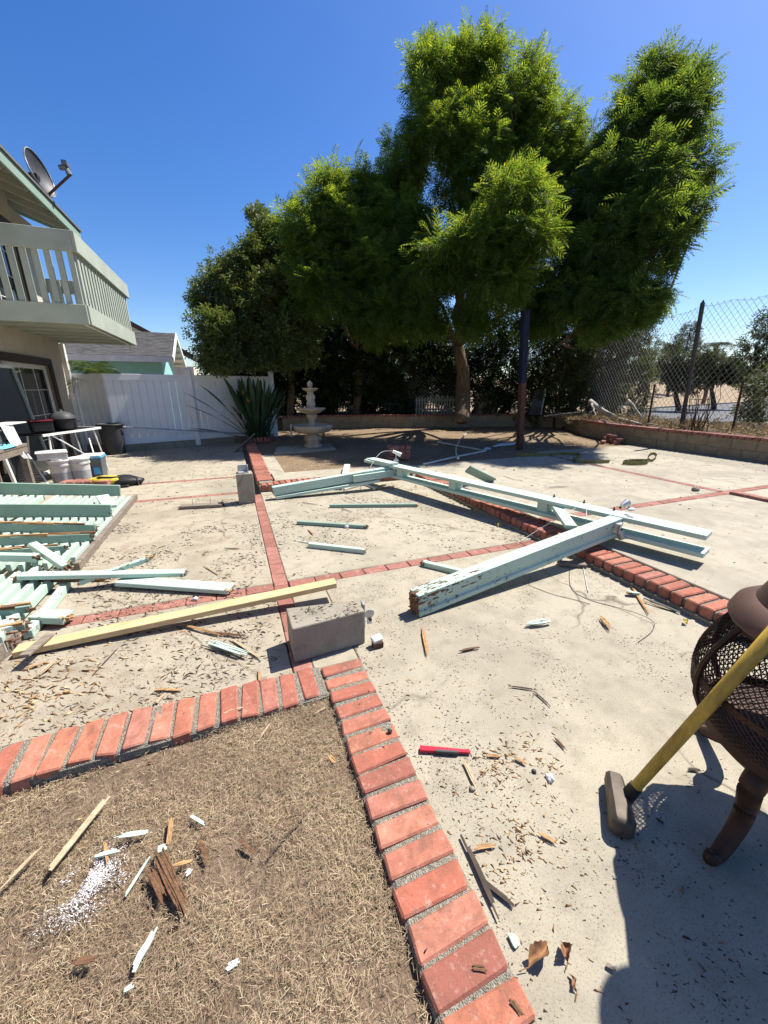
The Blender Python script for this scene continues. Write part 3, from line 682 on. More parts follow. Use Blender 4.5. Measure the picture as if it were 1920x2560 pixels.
M['ficus'] = leaf_mat('glossy_olive_leaf', (0.085, 0.108, 0.034), (0.04, 0.056, 0.02), 0.25, (0.22, 0.27, 0.05), 0.5, 0.22)
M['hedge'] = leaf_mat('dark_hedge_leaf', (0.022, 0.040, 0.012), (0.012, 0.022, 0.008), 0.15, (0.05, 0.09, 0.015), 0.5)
M['olive'] = leaf_mat('dry_olive_leaf', (0.052, 0.064, 0.021), (0.03, 0.038, 0.014), 0.25, (0.15, 0.17, 0.03), 0.5)
M['fartree'] = leaf_mat('distant_green_leaf', (0.048, 0.06, 0.024), (0.028, 0.037, 0.017), 0.2, (0.10, 0.12, 0.03), 0.6)
M['strel'] = leaf_mat('bird_of_paradise_leaf', (0.03, 0.062, 0.026), (0.02, 0.042, 0.02), 0.12, (0.07, 0.13, 0.03), 0.35, 0.4)
M['palm'] = leaf_mat('palm_leaf', (0.10, 0.14, 0.045), (0.06, 0.09, 0.03), 0.25, (0.2, 0.26, 0.06), 0.4)
M['bark'] = plain('grey_brown_bark', (0.19, 0.135, 0.09), (0.085, 0.06, 0.042), 16, 0.95, 0, 0.9, 0.02, stretch=(1, 1, 0.25))
M['twig'] = plain('dark_twig', (0.075, 0.055, 0.04), (0.04, 0.03, 0.022), 20, 0.9)
M['dead_branch'] = plain('bleached_branch', (0.46, 0.42, 0.37), (0.30, 0.27, 0.23), 14, 0.9, 0, 0.4, 0.004)

def frond_template(n=8, ang=58, w=0.055, droop=0.22):
    V, Fq = [], []
    for s in (-1, 1):
        for i in range(n):
            t = 0.10+0.88*(i+0.5)/n; ln = 0.34*math.sin(math.pi*min(1, 0.15+0.80*t))**0.8+0.03
            a = math.radians(ang-18*t); x0 = t; z0 = -droop*t*t
            dx, dy = math.cos(a)*ln, s*math.sin(a)*ln
            px, py = -math.sin(a)*w/2, s*math.cos(a)*w/2
            b = len(V); V += [(x0, 0.0, z0), (x0+dx*0.5+px, dy*0.5+py*0.6, z0-0.01), (x0+dx, dy, z0-0.05-0.05*ln), (x0+dx*0.5-px, dy*0.5-py*0.6, z0-0.012)]
            Fq.append((b, b+1, b+2, b+3))
    b = len(V); V += [(0, -0.012, 0), (0.5, -0.010, -droop*0.25), (0.5, 0.010, -droop*0.25), (0, 0.012, 0)]; Fq.append((b, b+1, b+2, b+3))
    b = len(V); V += [(0.5, -0.010, -droop*0.25), (1.0, 0, -droop), (1.0, 0, -droop), (0.5, 0.010, -droop*0.25)]; Fq.append((b, b+1, b+2, b+3))
    return np.array(V), np.array(Fq)
def sprig_template(n=6, L=0.33, w=0.13):
    V, Fq = [], []; rr = random.Random(3)
    for i in range(n):
        a = 2.4*i; t = 0.25+0.7*i/n; d = Vector((0.55, 0.8*math.cos(a), 0.55*math.sin(a)+0.1)).normalized(); s = d.cross(Vector((0.2, 0.1, 1))).normalized()
        p = Vector((t*0.8, 0, 0)); b = len(V)
        V += [p, p+d*L*0.5+s*w/2, p+d*L+Vector((0, 0, -0.04)), p+d*L*0.5-s*w/2]; Fq.append((b, b+1, b+2, b+3))
    return np.array([tuple(v) for v in V]), np.array(Fq)
FROND = frond_template(6, 58, 0.075); FROND_S = frond_template(6, 60, 0.075, 0.3); SPRIG = sprig_template()

def lobe_points(c, rad, n, shell=0.55, nsub=10, subr=0.42, flat=1.0):
    """clumped points in an uneven ellipsoid; returns positions and outward directions"""
    c = np.array(c, float); rad = np.array(rad, float)
    subs = nrm(rng.normal(size=(nsub, 3)))*rng.uniform(0.45, 0.78, (nsub, 1))
    subs = np.vstack([subs, rng.normal(size=(max(2, nsub//4), 3))*0.2]); sr = subr*rng.uniform(0.65, 1.2, len(subs))
    w = sr**2; idx = rng.choice(len(subs), n, p=w/w.sum())
    d = nrm(rng.normal(size=(n, 3))); r = (shell+(1-shell)*rng.random((n, 1))**0.7)
    loc = subs[idx]+d*sr[idx][:, None]*r+rng.normal(0, 0.07, (n, 3))
    stray = rng.random((n, 1)) < 0.05; loc = loc*np.where(stray, rng.uniform(1.1, 1.38, (n, 1)), 1.0)
    out = nrm(d*0.75+nrm(loc)*0.6+np.array([0, 0, 0.12]))
    return c+loc*rad, out
def make_leaves(name, tmpl, P, out, size, mat, parent, fan=1, spread=1.15, droop=0.2):
    P = np.repeat(P, fan, 0); X = nrm(np.repeat(out, fan, 0)+rng.normal(size=(len(P), 3))*spread*0.55+np.array([0, 0, -droop]))
    up = nrm(rng.normal(size=(len(P), 3))*0.45+np.array([0, 0, 1.0])); Y = nrm(np.cross(up, X)); Z = np.cross(X, Y)
    s = size*rng.uniform(0.65, 1.25, len(P))
    return scatter(name, tmpl[0], tmpl[1], P, X, Y, Z, s, mat, parent)
def limb(mb, a, b, r0, r1, n=7, bend=0.12, sides=7):
    a, b = Vector(a), Vector(b); L = (b-a).length; pts_ = []
    off = Vector((random.uniform(-1, 1), random.uniform(-1, 1), random.uniform(0.0, 0.8)))*bend*L
    for i in range(n+1):
        t = i/n; pts_.append(a.lerp(b, t)+off*math.sin(math.pi*t)+Vector((random.gauss(0, 1), random.gauss(0, 1), 0))*0.012*L*(0 < i < n))
    mb.tube(pts_, [r0+(r1-r0)*(i/n)**0.8 for i in range(n+1)], sides)
def tree(name, label, lobes, base, fork, tr, mat, tmpl, size, dens, group=None, fan=3, cat='tree', barkm='bark', trunk_pts=None, shr=0.2, back=1.7, droop=0.42, sub=True, nsub=13):
    """lobes: (px, py, horizontal distance, radius in photo px, vertical stretch)"""
    root = thing(name, label, cat, base, group)
    PP, OO, centres = [], [], []
    for (px, py, hd, rp, vs_) in lobes:
        c = A(px, py, hd); d = (c-CAM); depth = d.dot(FWD); r = rp*depth/F_PX
        # keep real size: undo the wide-angle stretch off axis
        r = max(0.28, r*0.97-shr)
        n = int(dens*r*r)
        P, O = lobe_points(c, (r, r*0.95, r*vs_), n, nsub=nsub, subr=0.28); PP.append(P); OO.append(O); centres.append((c, r))
        if back:
            c2_ = A(px, py, hd+back); P, O = lobe_points(c2_, (r*1.05, r, r*vs_), n//3, nsub=nsub, subr=0.4); PP.append(P); OO.append(O)  # hidden rear twin lobe, added so the crown casts denser shade
    P = np.vstack(PP); O = np.vstack(OO)
    make_leaves('crown', tmpl, P, O, size, mat, root, fan, droop=droop)
    q = MB(); fork = Vector(fork)
    tp = trunk_pts or [Vector(base), Vector(base).lerp(fork, 0.5)+Vector((0.05, 0, 0)), fork]
    q.tube([Vector(tp[0])-Vector((0, 0, 0.1)), *tp], [tr*1.25, tr*1.05]+[tr*(1-0.12*i) for i in range(len(tp)-1)], 12)
    q.build('trunk', M[barkm], root, 'all')
    q = MB()
    for c, r in centres:
        limb(q, tp[-1] if (c-tp[-1]).length > 0.3 else tp[0], c, tr*0.5*random.uniform(0.5, 0.9), tr*0.12)
        for j in range(5):
            e = c+Vector(nrm(rng.normal(size=(1, 3)))[0])*r*0.8; limb(q, c.lerp(tp[-1], 0.15), e, tr*0.16, 0.006, 4, 0.15, 5)
    q.build('limbs', M[barkm], root, 'all')
    return root

# main jacaranda: trunk stands behind the garden wall
tb = G(1155, 1040, WT); tb.z = WT-0.08
tf = A(1140, 868, 14.4)
trunk = [Vector(tb), A(1157, 985, 14.62), A(1158, 930, 14.6), A(1150, 895, 14.55), A(1146, 862, 14.5)]
lob = [(1105, 185, 12.1, 105, 0.85), (1190, 168, 12.5, 95, 0.9), (1060, 152, 12.4, 70, 0.8), (1330, 215, 12.5, 85, 1.15), (1390, 330, 12.1, 85, 0.95), (1270, 300, 12.1, 110, 0.9),
       (1090, 310, 11.5, 110, 0.85), (1010, 400, 11.9, 90, 0.9), (1180, 420, 11.7, 130, 0.9), (1360, 440, 12.1, 100, 0.9),
       (1290, 500, 9.7, 110, 0.95), (1200, 580, 9.5, 110, 0.85), (1320, 610, 9.5, 105, 0.9), (1110, 650, 9.9, 120, 0.8), (1240, 700, 9.6, 120, 0.75), (1010, 560, 11.5, 120, 0.9), (1060, 780, 10.1, 85, 0.6), (1180, 800, 9.9, 75, 0.6), (1000, 660, 11.5, 100, 0.9), (1390, 560, 11.5, 90, 0.9), (1350, 720, 11.0, 80, 0.7)]
tree('jacaranda_tree', 'tallest feathery green tree, its bare trunk showing behind the garden wall', lob, tb, trunk[-1], 0.26, M['jaca'], FROND, 0.38, 450, 'jacaranda trees in the planter', trunk_pts=trunk, shr=0.20)
# second jacaranda at the right
b2_ = Vector((12.4, 11.9, -0.5))
lob = [(1640, 208, 12.7, 95, 0.85), (1700, 255, 12.3, 85, 0.95), (1585, 292, 12.3, 85, 0.75), (1660, 320, 11.9, 115, 0.8), (1740, 420, 11.9, 70, 1.0), (1640, 450, 11.3, 125, 0.9), (1520, 480, 11.3, 100, 0.9), (1720, 530, 11.3, 75, 0.85),
       (1590, 590, 10.9, 130, 0.85), (1470, 620, 10.7, 110, 0.8), (1680, 610, 10.9, 70, 0.8), (1560, 730, 10.5, 115, 0.7), (1640, 740, 10.5, 55, 0.8), (1430, 740, 10.5, 105, 0.6), (1340, 800, 10.7, 75, 0.5), (1500, 810, 10.5, 70, 0.5), (1460, 400, 12.0, 74, 1.1), (1440, 520, 11.8, 95, 0.9)]
tree('jacaranda_tree', 'feathery dark green tree at the right, leaning out over the chain link fence', lob, b2_, b2_+Vector((-0.2, -0.3, 3.2)), 0.16, M['jaca2'], FROND, 0.38, 450, 'jacaranda trees in the planter', shr=0.17)
# third one at the left, sunlit top
b3_ = Vector((4.4, 14.4, WT-0.1))
lob = [(820, 510, 11.0, 80, 0.9), (760, 600, 10.6, 75, 0.95), (870, 600, 10.8, 100, 0.95), (920, 490, 12.0, 70, 0.9), (930, 690, 10.6, 110, 0.8), (800, 710, 10.6, 95, 0.85), (960, 800, 10.4, 80, 0.6)]
tree('jacaranda_tree', 'lower feathery green tree left of the tallest one with a sunlit top', lob, b3_, b3_+Vector((0.1, 0, 2.2)), 0.15, M['jaca'], FROND, 0.38, 500, 'jacaranda trees in the planter', shr=0.03)
# broadleaf tree above the vinyl fence
b4_ = Vector((1.9, 14.6, 0.2))
lob = [(560, 730, 11.7, 75, 0.8), (620, 680, 11.9, 80, 0.9), (690, 620, 12.1, 65, 0.9), (640, 790, 11.3, 95, 0.8), (540, 830, 10.9, 70, 0.75), (720, 740, 11.7, 100, 0.9), (660, 570, 12.7, 26, 1.6), (645, 545, 12.9, 16, 1.0), (700, 850, 11.3, 110, 0.75), (570, 900, 10.7, 55, 0.6), (500, 760, 11.5, 28, 0.7), (520, 895, 10.9, 30, 0.9)]
tree('broadleaf_tree', 'bushy olive green tree hanging over the white fence', lob, b4_, b4_+Vector((0.2, -0.1, 2.0)), 0.13, M['ficus'], SPRIG, 0.26, 1000, fan=3, back=0.9, shr=0.03, droop=0.05)

# dark hedge shrubs filling the shade under the crowns
hx = [(690, 840, 16.6, 110), (800, 800, 17.0, 120), (920, 790, 17.2, 120), (1020, 800, 17.2, 110), (600, 900, 15.4, 85), (540, 960, 14.6, 45), (640, 960, 15.6, 70), (730, 930, 15.6, 95), (830, 900, 16.0, 110), (930, 900, 16.0, 110), (1040, 890, 16.4, 110), (1120, 930, 16.6, 90), (1230, 900, 16.0, 85), (800, 1000, 15.6, 62), (900, 990, 15.8, 70), (1010, 1000, 16.2, 62), (700, 1010, 15.3, 45), (1240, 990, 16.0, 52)]
hl = ['tall dark shrub at the back, above the bird of paradise plant', 'tall dark shrub at the back, left above the fountain', 'tall dark shrub at the back, right above the fountain', 'tall dark shrub at the back, left above the picket fence', 'dark shrub behind the right end of the white fence', 'low dark shrub peeking over the right end of the white fence', 'dark shrub just behind the bird of paradise plant', 'dark shrub behind the fountain, left side', 'tall dark shrub behind the top of the fountain', 'tall dark shrub right of the fountain', 'tall dark shrub left of the bare tree trunk', 'dark shrub just behind the bare tree trunk', 'dark shrub right of the bare tree trunk', 'low dark shrub behind the garden wall right of the fountain', 'low dark shrub behind the garden wall between fountain and picket fence', 'low dark shrub behind the white picket fence', 'low dark shrub hidden between fountain and bird of paradise', 'low dark shrub behind the firewood stack']
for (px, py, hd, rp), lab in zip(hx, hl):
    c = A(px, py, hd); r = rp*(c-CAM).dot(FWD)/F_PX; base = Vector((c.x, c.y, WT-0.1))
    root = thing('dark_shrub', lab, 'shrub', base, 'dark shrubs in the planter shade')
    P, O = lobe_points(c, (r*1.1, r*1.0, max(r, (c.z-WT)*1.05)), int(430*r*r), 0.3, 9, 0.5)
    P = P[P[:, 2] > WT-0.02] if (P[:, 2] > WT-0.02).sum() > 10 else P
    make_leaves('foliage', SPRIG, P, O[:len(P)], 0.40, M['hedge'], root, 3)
    q = MB()
    for j in range(7):
        limb(q, base+Vector((random.gauss(0, 0.25), random.gauss(0, 0.2), 0)), c+Vector((random.gauss(0, r*0.5), random.gauss(0, r*0.4), random.uniform(0, r*0.7))), 0.022, 0.008, 5, 0.05, 5)
    q.build('stems', M['twig'], root, 'all')

# scrub beyond the chain link fence at the right
sc_ = [(1400, 900, 16.0, 115, 'olive green scrub bush behind the blue court post'), (1490, 930, 16.5, 110, 'olive green scrub bush seen through the fence near the dead branch'), (1575, 900, 19, 75, 'olive scrub bush through the fence left of the first rusty stake'), (1440, 830, 17.5, 90, 'tall olive scrub bush under the right tree crown'), (1600, 985, 19, 30, 'small scrub bush at the edge of the road, left of the first rusty stake'), (1530, 850, 17.5, 85, 'taller olive scrub bush through the fence under the right tree'), (1345, 880, 15.8, 75, 'yellowish scrub bush right behind the blue court post'), (1900, 1030, 14.5, 60, 'sunlit bush at the right edge behind the second rusty stake')]
for (px, py, hd, rp, lab) in sc_:
    c = A(px, py, hd); r = rp*(c-CAM).dot(FWD)/F_PX*0.95; gz = float(terr(np.array(c.x), np.array(c.y))); base = Vector((c.x, c.y, gz))
    root = thing('scrub_bush', lab, 'bush', base, 'scrub bushes beyond the chain link fence')
    hz = max(r, (c.z-gz)*0.95); P, O = lobe_points(c, (r*1.1, r, hz), int(420*r*max(r, hz*0.8)), 0.35, 12, 0.42)
    make_leaves('foliage', SPRIG, P, O, 0.27, M['olive'], root, 3)
    q = MB()
    for j in range(5): limb(q, base+Vector((random.gauss(0, 0.2), random.gauss(0, 0.2), 0)), c+Vector((random.gauss(0, r*0.4), random.gauss(0, r*0.4), 0)), 0.04, 0.012, 5, 0.06, 5)
    q.build('stems', M['twig'], root, 'all')

# trees on the dry hill beyond the road
def hill_tree(name, label, blobs, basepx, tmpl=SPRIG, size=0.8, mat='fartree', dens=70, cat='tree'):
    hd0 = blobs[0][2]; c0 = A(basepx[0], basepx[1], hd0); gz = float(terr(np.array(c0.x), np.array(c0.y))); base = Vector((c0.x, c0.y, gz))
    root = thing(name, label, cat, base, 'trees on the dry hill'); PP, OO = [], []
    top = A(blobs[0][0], blobs[0][1], hd0)
    for (px, py, hd, rp, vs_) in blobs:
        c = A(px, py, hd); r = rp*(c-CAM).dot(FWD)/F_PX*0.93; P, O = lobe_points(c, (r, r, r*vs_), int(dens*r*r), 0.5, 10, 0.42); PP.append(P); OO.append(O)
    make_leaves('crown', tmpl, np.vstack(PP), np.vstack(OO), size, M[mat], root, 3)
    q = MB(); limb(q, base-Vector((0, 0, 0.2)), top, 0.28, 0.08, 6, 0.03, 8); q.build('trunk', M['twig'], root, 'all')
hill_tree('round_tree', 'broad round dark tree on the hill, left of the tall fence post', [(1700, 905, 46, 45, 0.85), (1740, 920, 46, 50, 0.8), (1670, 930, 46, 38, 0.7), (1720, 955, 45, 38, 0.6), (1755, 890, 46, 28, 0.7)], (1705, 1000))
hill_tree('round_tree', 'broad round dark tree on the hill, right of the tall fence post', [(1790, 920, 52, 42, 0.75), (1830, 925, 52, 42, 0.7), (1770, 940, 52, 35, 0.7), (1850, 945, 52, 26, 0.5)], (1800, 965))
hill_tree('grey_green_tree', 'grey green rounded tree on the hill just right of the big crown', [(1620, 905, 60, 35, 0.85), (1590, 930, 60, 30, 0.8), (1640, 930, 60, 22, 0.8)], (1620, 965), mat='olive')
hill_tree('far_tree', 'dark loose tree on the skyline left of the far conifer', [(1680, 862, 85, 19, 0.9), (1665, 878, 85, 13, 0.8), (1692, 880, 85, 14, 0.9)], (1680, 940), size=1.2, dens=45)
hill_tree('tall_tree', 'tall sunlit tree at the right edge beyond the fence', [(1890, 860, 34, 40, 1.2), (1910, 810, 34, 26, 1.3), (1925, 900, 34, 55, 1.0), (1880, 930, 34, 36, 0.9), (1940, 820, 34, 35, 1.2), (1900, 960, 33, 32, 0.7)], (1910, 1000), mat='olive', size=0.55, dens=110)
# tiered conifer
c0 = A(1716, 870, 95); base = Vector((c0.x, c0.y, float(terr(np.array(c0.x), np.array(c0.y))))); ztop = A(1716, 808, 95).z
root = thing('conifer', 'tall tiered conifer on the skyline left of the fence post', 'tree', base, 'trees on the dry hill')
q = MB(); q.tube([base, (base.x, base.y, ztop)], [0.3, 0.05], 6); q.build('trunk', M['twig'], root)
PP, OO = [], []; zb = A(1716, 885, 95).z
for i in range(16):
    t = i/15; z = zb+(ztop-zb)*t; R_ = 2.0*(1-t)**0.4*(1.0 if i % 2 else 0.8)+0.35
    n = int(26*R_); a = rng.uniform(0, 6.28, n); rr_ = R_*np.sqrt(rng.random(n)); P = np.stack([base.x+rr_*np.cos(a), base.y+rr_*np.sin(a), z+0.12*rr_+rng.normal(0, 0.06, n)], 1); O = np.stack([np.cos(a), np.sin(a), np.full(n, 0.25)], 1); PP.append(P); OO.append(O)
make_leaves('crown', SPRIG, np.vstack(PP), np.vstack(OO), 0.8, M['fartree'], root, 2)
def palm_tree(name, label, crown, base, nf, L, mat, group=None, cat='tree', trunk_r=0.16, droop=0.5, up=0.5, only=None):
    root = thing(name, label, cat, base, group); crown = Vector(crown)
    q = MB(); limb(q, base, crown, trunk_r*1.2, trunk_r, 6, 0.01, 8); q.build('trunk', M['bark'], root, 'all')
    for i in range(nf):
        a = (2*math.pi*i/nf if only is None else random.uniform(*only))+random.uniform(-0.2, 0.2); e = random.uniform(-0.3, 1.0)*up+0.2
        d = Vector((math.cos(a)*math.cos(e), math.sin(a)*math.cos(e), math.sin(e))); V, Fc = [], []; pr_ = []
        for j in range(9):
            t = j/8; pr_.append(crown+d*L*t+Vector((0, 0, -droop*L*t*t)))
        mb = MB(); mb.tube(pr_, [0.014*L*(1-0.8*j/8)+0.003 for j in range(9)], 4)
        side = d.cross(Vector((0, 0, 1))).normalized()
        for j in range(20):
            t = 0.12+0.88*j/20; p = crown+d*L*t+Vector((0, 0, -droop*L*t*t)); ll = L*0.34*math.sin(math.pi*min(1, 0.2+0.78*t))+0.04
            for s_ in (-1, 1):
                dd = (side*s_*0.85+d*0.6+Vector((0, 0, -0.35+random.uniform(-0.2, 0.1)))).normalized(); ww = d*0.008*L
                mb.add([p-ww*0.4, p+ww*0.4, p+dd*ll*0.55+ww*0.5+Vector((0, 0, 0.01)), p+dd*ll+Vector((0, 0, -0.08*ll)), p+dd*ll*0.55-ww*0.5], [(0, 1, 2, 3, 4)])
        mb.build('frond', M[mat], root)
    return root
cp = A(1793, 862, 70); palm_tree('fan_palm', 'distant palm on the skyline right of the tall fence post', cp, (cp.x, cp.y, float(terr(np.array(cp.x), np.array(cp.y)))), 22, 2.1, 'fartree', 'trees on the dry hill', trunk_r=0.2, droop=0.6)
cp = Vector((-3.12, 11.62, 1.78)); palm_tree('palm', 'feathery palm fronds reaching over the white fence by the house corner', cp, (-3.2, 11.7, 0), 13, 0.85, 'palm', None, 'palm', 0.06, 0.6, 0.85, (-2.0, 0.9))

# bird of paradise clump by the fence
bp = Vector((0.62, 11.25, 0.08)); root = thing('bird_of_paradise', 'large bird of paradise clump with dark paddle leaves beside the fountain', 'plant', bp)
def paddle(base, tip, wid, mb, fold=0.25):
    base, tip = Vector(base), Vector(tip); d = tip-base; L = d.length; u = d/L; s = u.cross(Vector((0, 0, 1))).normalized()
    if s.length < 0.1: s = Vector((1, 0, 0))
    s = (s+Vector((random.gauss(0, 0.3), random.gauss(0, 0.3), 0))).normalized(); nn = s.cross(u)
    st = 0.52; V = []; prof = [(0, 0.03), (0.15, 0.5), (0.4, 1.0), (0.65, 0.92), (0.85, 0.55), (1.0, 0.04)]
    def P(t): return base+d*t+Vector((0, 0, -0.14*L*max(0, t-0.35)**2))+Vector((u.x, u.y, 0))*0.12*L*max(0, t-0.3)**2
    mb.tube([P(i*st/4) for i in range(5)], [0.013, 0.012, 0.010, 0.009, 0.008], 5)
    for t, w_ in prof:
        p = P(st+(1-st)*t); V += [p-s*wid*w_/2+nn*fold*wid*w_*0.5, p, p+s*wid*w_/2+nn*fold*wid*w_*0.5]
    n_ = len(prof); Fc = []
    for i in range(n_-1): Fc += [(3*i, 3*i+1, 3*i+4, 3*i+3), (3*i+1, 3*i+2, 3*i+5, 3*i+4)]
    mb.add(V, Fc)
for i in range(170):
    a = random.uniform(0, 2*math.pi); e = random.random()**0.8; h = random.uniform(1.15, 2.05)*(1-0.30*e); rr_ = 0.12+0.92*e*random.uniform(0.5, 1.05)
    b0 = bp+Vector((math.cos(a)*0.28*random.random(), math.sin(a)*0.25*random.random(), 0)); mb = MB(); paddle(b0, bp+Vector((math.cos(a)*rr_, math.sin(a)*rr_*0.8, h)), random.uniform(0.07, 0.13), mb); mb.build('leaf', M['strel'], root, 'all')
for px, py in ((462, 965), (470, 1000), (560, 930), (600, 925), (505, 950), (480, 1062)):
    tip = ony(px, py, 10.95); mb = MB(); paddle(bp+Vector((-0.1, -0.1, 0)), tip, 0.17, mb); mb.build('leaf', M['strel'], root, 'all')
M['flower'] = plain('orange_flower', (0.70, 0.24, 0.02), (0.45, 0.12, 0.02), 12, 0.6)
for px, py in ((608, 985), (620, 1005)):
    p = ony(px, py, 10.7); mb = MB()
    for k_ in range(5): mb.bar(p, p+Vector((random.uniform(-0.05, 0.08), random.uniform(-0.05, 0.05), random.uniform(0.06, 0.13))), 0.03, 0.006, (1, 0, 0), 0.004, 0.003)
    mb.build('flower', M['flower'], root); mb = MB(); mb.tube([bp, (bp+p)/2+Vector((0, -0.1, 0.1)), p], 0.008, 5); mb.build('flower_stem', M['strel'], root)

# ------------------------------------------------------------------ dry lawn blades
M['drygrass'] = None
def dg():
    k = NT('dry_grass'); isl = k.n('ShaderNodeNewGeometry').outputs['Random Per Island']
    v = k.co(); n_ = k.noise(v, 4.0, 4, 0.6)
    col = k.ramp(isl, [(0.0, (0.12, 0.078, 0.045)), (0.3, (0.26, 0.185, 0.108)), (0.65, (0.41, 0.31, 0.19)), (0.94, (0.60, 0.49, 0.33)), (1.0, (0.17, 0.155, 0.055))])
    col = k.mix(k.ramp(n_, [(0.38, 0.0), (0.62, 0.6)]), col, (0.17, 0.115, 0.078)); return k.fin(col, 0.85, 0, 0.12)
M['drygrass'] = dg()
N = 195000
gxp = rng.uniform(-1.9, 0.302, N); gyp = rng.uniform(0.02, 1.515, N)
pn = np.array([mnoise.noise(Vector((a*3.2, b_*3.2, 9)))+0.6*mnoise.noise(Vector((a*9, b_*9, 4))) for a, b_ in zip(gxp, gyp)])
keep = rng.random(N) < np.clip(1.15-0.30*np.hypot(gxp, gyp-0.2), 0.4, 1)*np.clip(0.75+1.1*pn, 0.12, 1); gxp, gyp = gxp[keep], gyp[keep]; N = len(gxp)
ln = rng.uniform(0.009, 0.034, N); az = rng.uniform(0, 2*np.pi, N); el = np.abs(rng.normal(0.2, 0.3, N))
d = np.stack([np.cos(az)*np.cos(el), np.sin(az)*np.cos(el), np.sin(el)], 1); sd = np.stack([-np.sin(az), np.cos(az), np.zeros(N)], 1)
p0 = np.stack([gxp, gyp, -0.036+0.030*sstep(-0.9, 0.15, gxp)+rng.uniform(0, 0.022, N)], 1); wd = rng.uniform(0.00035, 0.00075, N)[:, None]
bendv = rng.normal(0, 0.22, (N, 1))*sd*ln[:, None]
mid = p0+d*ln[:, None]*0.55+bendv; tip = p0+d*ln[:, None]+bendv*2.2+np.array([0, 0, -1])*ln[:, None]*0.25*np.cos(el)[:, None]
V = np.stack([p0-sd*wd, p0+sd*wd, mid+sd*wd*0.9, mid-sd*wd*0.9, tip], 1).reshape(-1, 3); b = np.arange(N)[:, None]*5
tris = np.concatenate([b+np.array([[0, 1, 2]]), b+np.array([[0, 2, 3]]), b+np.array([[3, 2, 4]])], 1).reshape(-1, 3)
tag(np_mesh('dry_grass', V, tris, M['drygrass']), 'short dry straw coloured grass inside the brick border', 'grass', kind='stuff')
# ------------------------------------------------------------------ fallen pergola frame in the middle
def board(mb, p0, p1, w, t, up=(0, 0, 1), n=1): return mb.bar(p0, p1, w, t, up)
def rough_end(mb, p, d, w, t, n=14, ln=0.05, up=(0, 0, 1)):
    """splintered, rotten end made of many small fibres"""
    d = Vector(d).normalized(); up = Vector(up); s = d.cross(up).normalized(); u = s.cross(d)
    for i in range(n):
        a, b = random.uniform(-0.46, 0.46)*w, random.uniform(-0.46, 0.46)*t; q0 = Vector(p)+s*a+u*b-d*0.02
        mb.bar(q0, q0+d*(0.02+random.uniform(0.1, 1)*ln)+s*random.gauss(0, 0.004)+u*random.gauss(0, 0.004), random.uniform(0.012, 0.03), random.uniform(0.008, 0.025), up, 0.006, 0.004)
pg = thing('pergola_frame', 'collapsed mint green pergola frame, two posts on a double beam, across the brick step', 'pergola', (2.7, 3.6, 0))
BN, BFv = Vector((3.43, 1.73, 0)), Vector((2.0, 5.92, 0)); bd = (BFv-BN).normalized()
def onbeam(p): p = Vector((p.x, p.y, 0)); return BN+bd*((p-BN).dot(bd))
q = MB(); q.bar(BN+Vector((0, 0, 0.335)), BFv+Vector((0, 0, 0.325)), 0.185, 0.04); q.build('upper_beam', M['mint_clean'], pg, bevel=0.003)
lo0, lo1 = BN+bd*0.0+Vector((-0.03, -0.03, 0.20)), BFv-bd*0.55+Vector((0, 0, 0.185))
q = MB(); q.bar(lo0, lo1, 0.185, 0.04); q.build('lower_beam', M['mint_clean'], pg, bevel=0.003)
for px, py in ((1152, 1209), (1368, 1264), (1012, 1180)):
    c = onbeam(G(px, py, 0.26)); q = MB(); q.bar(c-bd*0.055+Vector((0, 0, 0.26)), c+bd*0.055+Vector((0, 0, 0.26)), 0.16, 0.112); q.build('spacer', M['mint_clean'], pg, bevel=0.003)
J1 = onbeam(G(1560, 1280, 0.36)); J2 = onbeam(G(990, 1158, 0.36))
sec = [(-0.062, -0.08), (0.062, -0.08), (0.062, -0.045), (0.047, -0.035), (0.047, 0.0), (0.055, 0.006), (0.055, 0.08), (-0.055, 0.08), (-0.055, 0.0), (-0.047, -0.035), (-0.062, -0.045)]
n0 = Vector((1.0, 2.035, 0.082)); n1 = Vector((J1.x-0.06, J1.y-0.02, 0.268)); nd = (n1-n0).normalized()
q = MB(); q.extr(sec, n0, n1); q.build('post', M['mint'], pg, bevel=0.003)
q = MB(); rough_end(q, n0, -nd, 0.10, 0.15, 60, 0.022); q.build('rotten_end', M['rot_wood'], pg)
q = MB(); q.bar(n0-nd*0.012+Vector((0, 0, 0.0)), n0-nd*0.001, 0.09, 0.12); q.build('end_grain', M['rot_wood'], pg)
q = MB(); ps_ = nd.cross(Vector((0, 0, 1))).normalized(); pu_ = ps_.cross(nd)
for i in range(60):
    t_ = random.random()**2.2*0.55; ln_ = random.uniform(0.01, 0.07); wd_ = random.uniform(0.004, 0.018)
    if random.random() < 0.45: c_ = n0+nd*t_+pu_*0.0805+ps_*random.uniform(-0.05, 0.05); q.bar(c_-nd*ln_/2, c_+nd*ln_/2, wd_, 0.002, pu_, wd_*0.3, 0.002)
    else: c_ = n0+nd*t_+ps_*0.0555+pu_*random.uniform(0.012, 0.078); q.bar(c_-nd*ln_/2, c_+nd*ln_/2, 0.002, wd_, pu_, 0.002, wd_*0.3)
tag(q.build('bare_patches', M['rot_wood'], pg), kind='stuff')
f0 = Vector((0.40, 5.27, 0.115)); f1 = Vector((J2.x-0.02, J2.y+0.0, 0.262)); fd = (f1-f0).normalized()
q = MB(); q.bar(f0, f1, 0.10, 0.12); q.build('post', M['mint'], pg, bevel=0.004)
q = MB(); q.bar(f0+Vector((0.03, -0.02, -0.085)), f1+Vector((-0.25, -0.06, -0.125)), 0.11, 0.038); q.build('post_board', M['mint_clean'], pg, bevel=0.003)
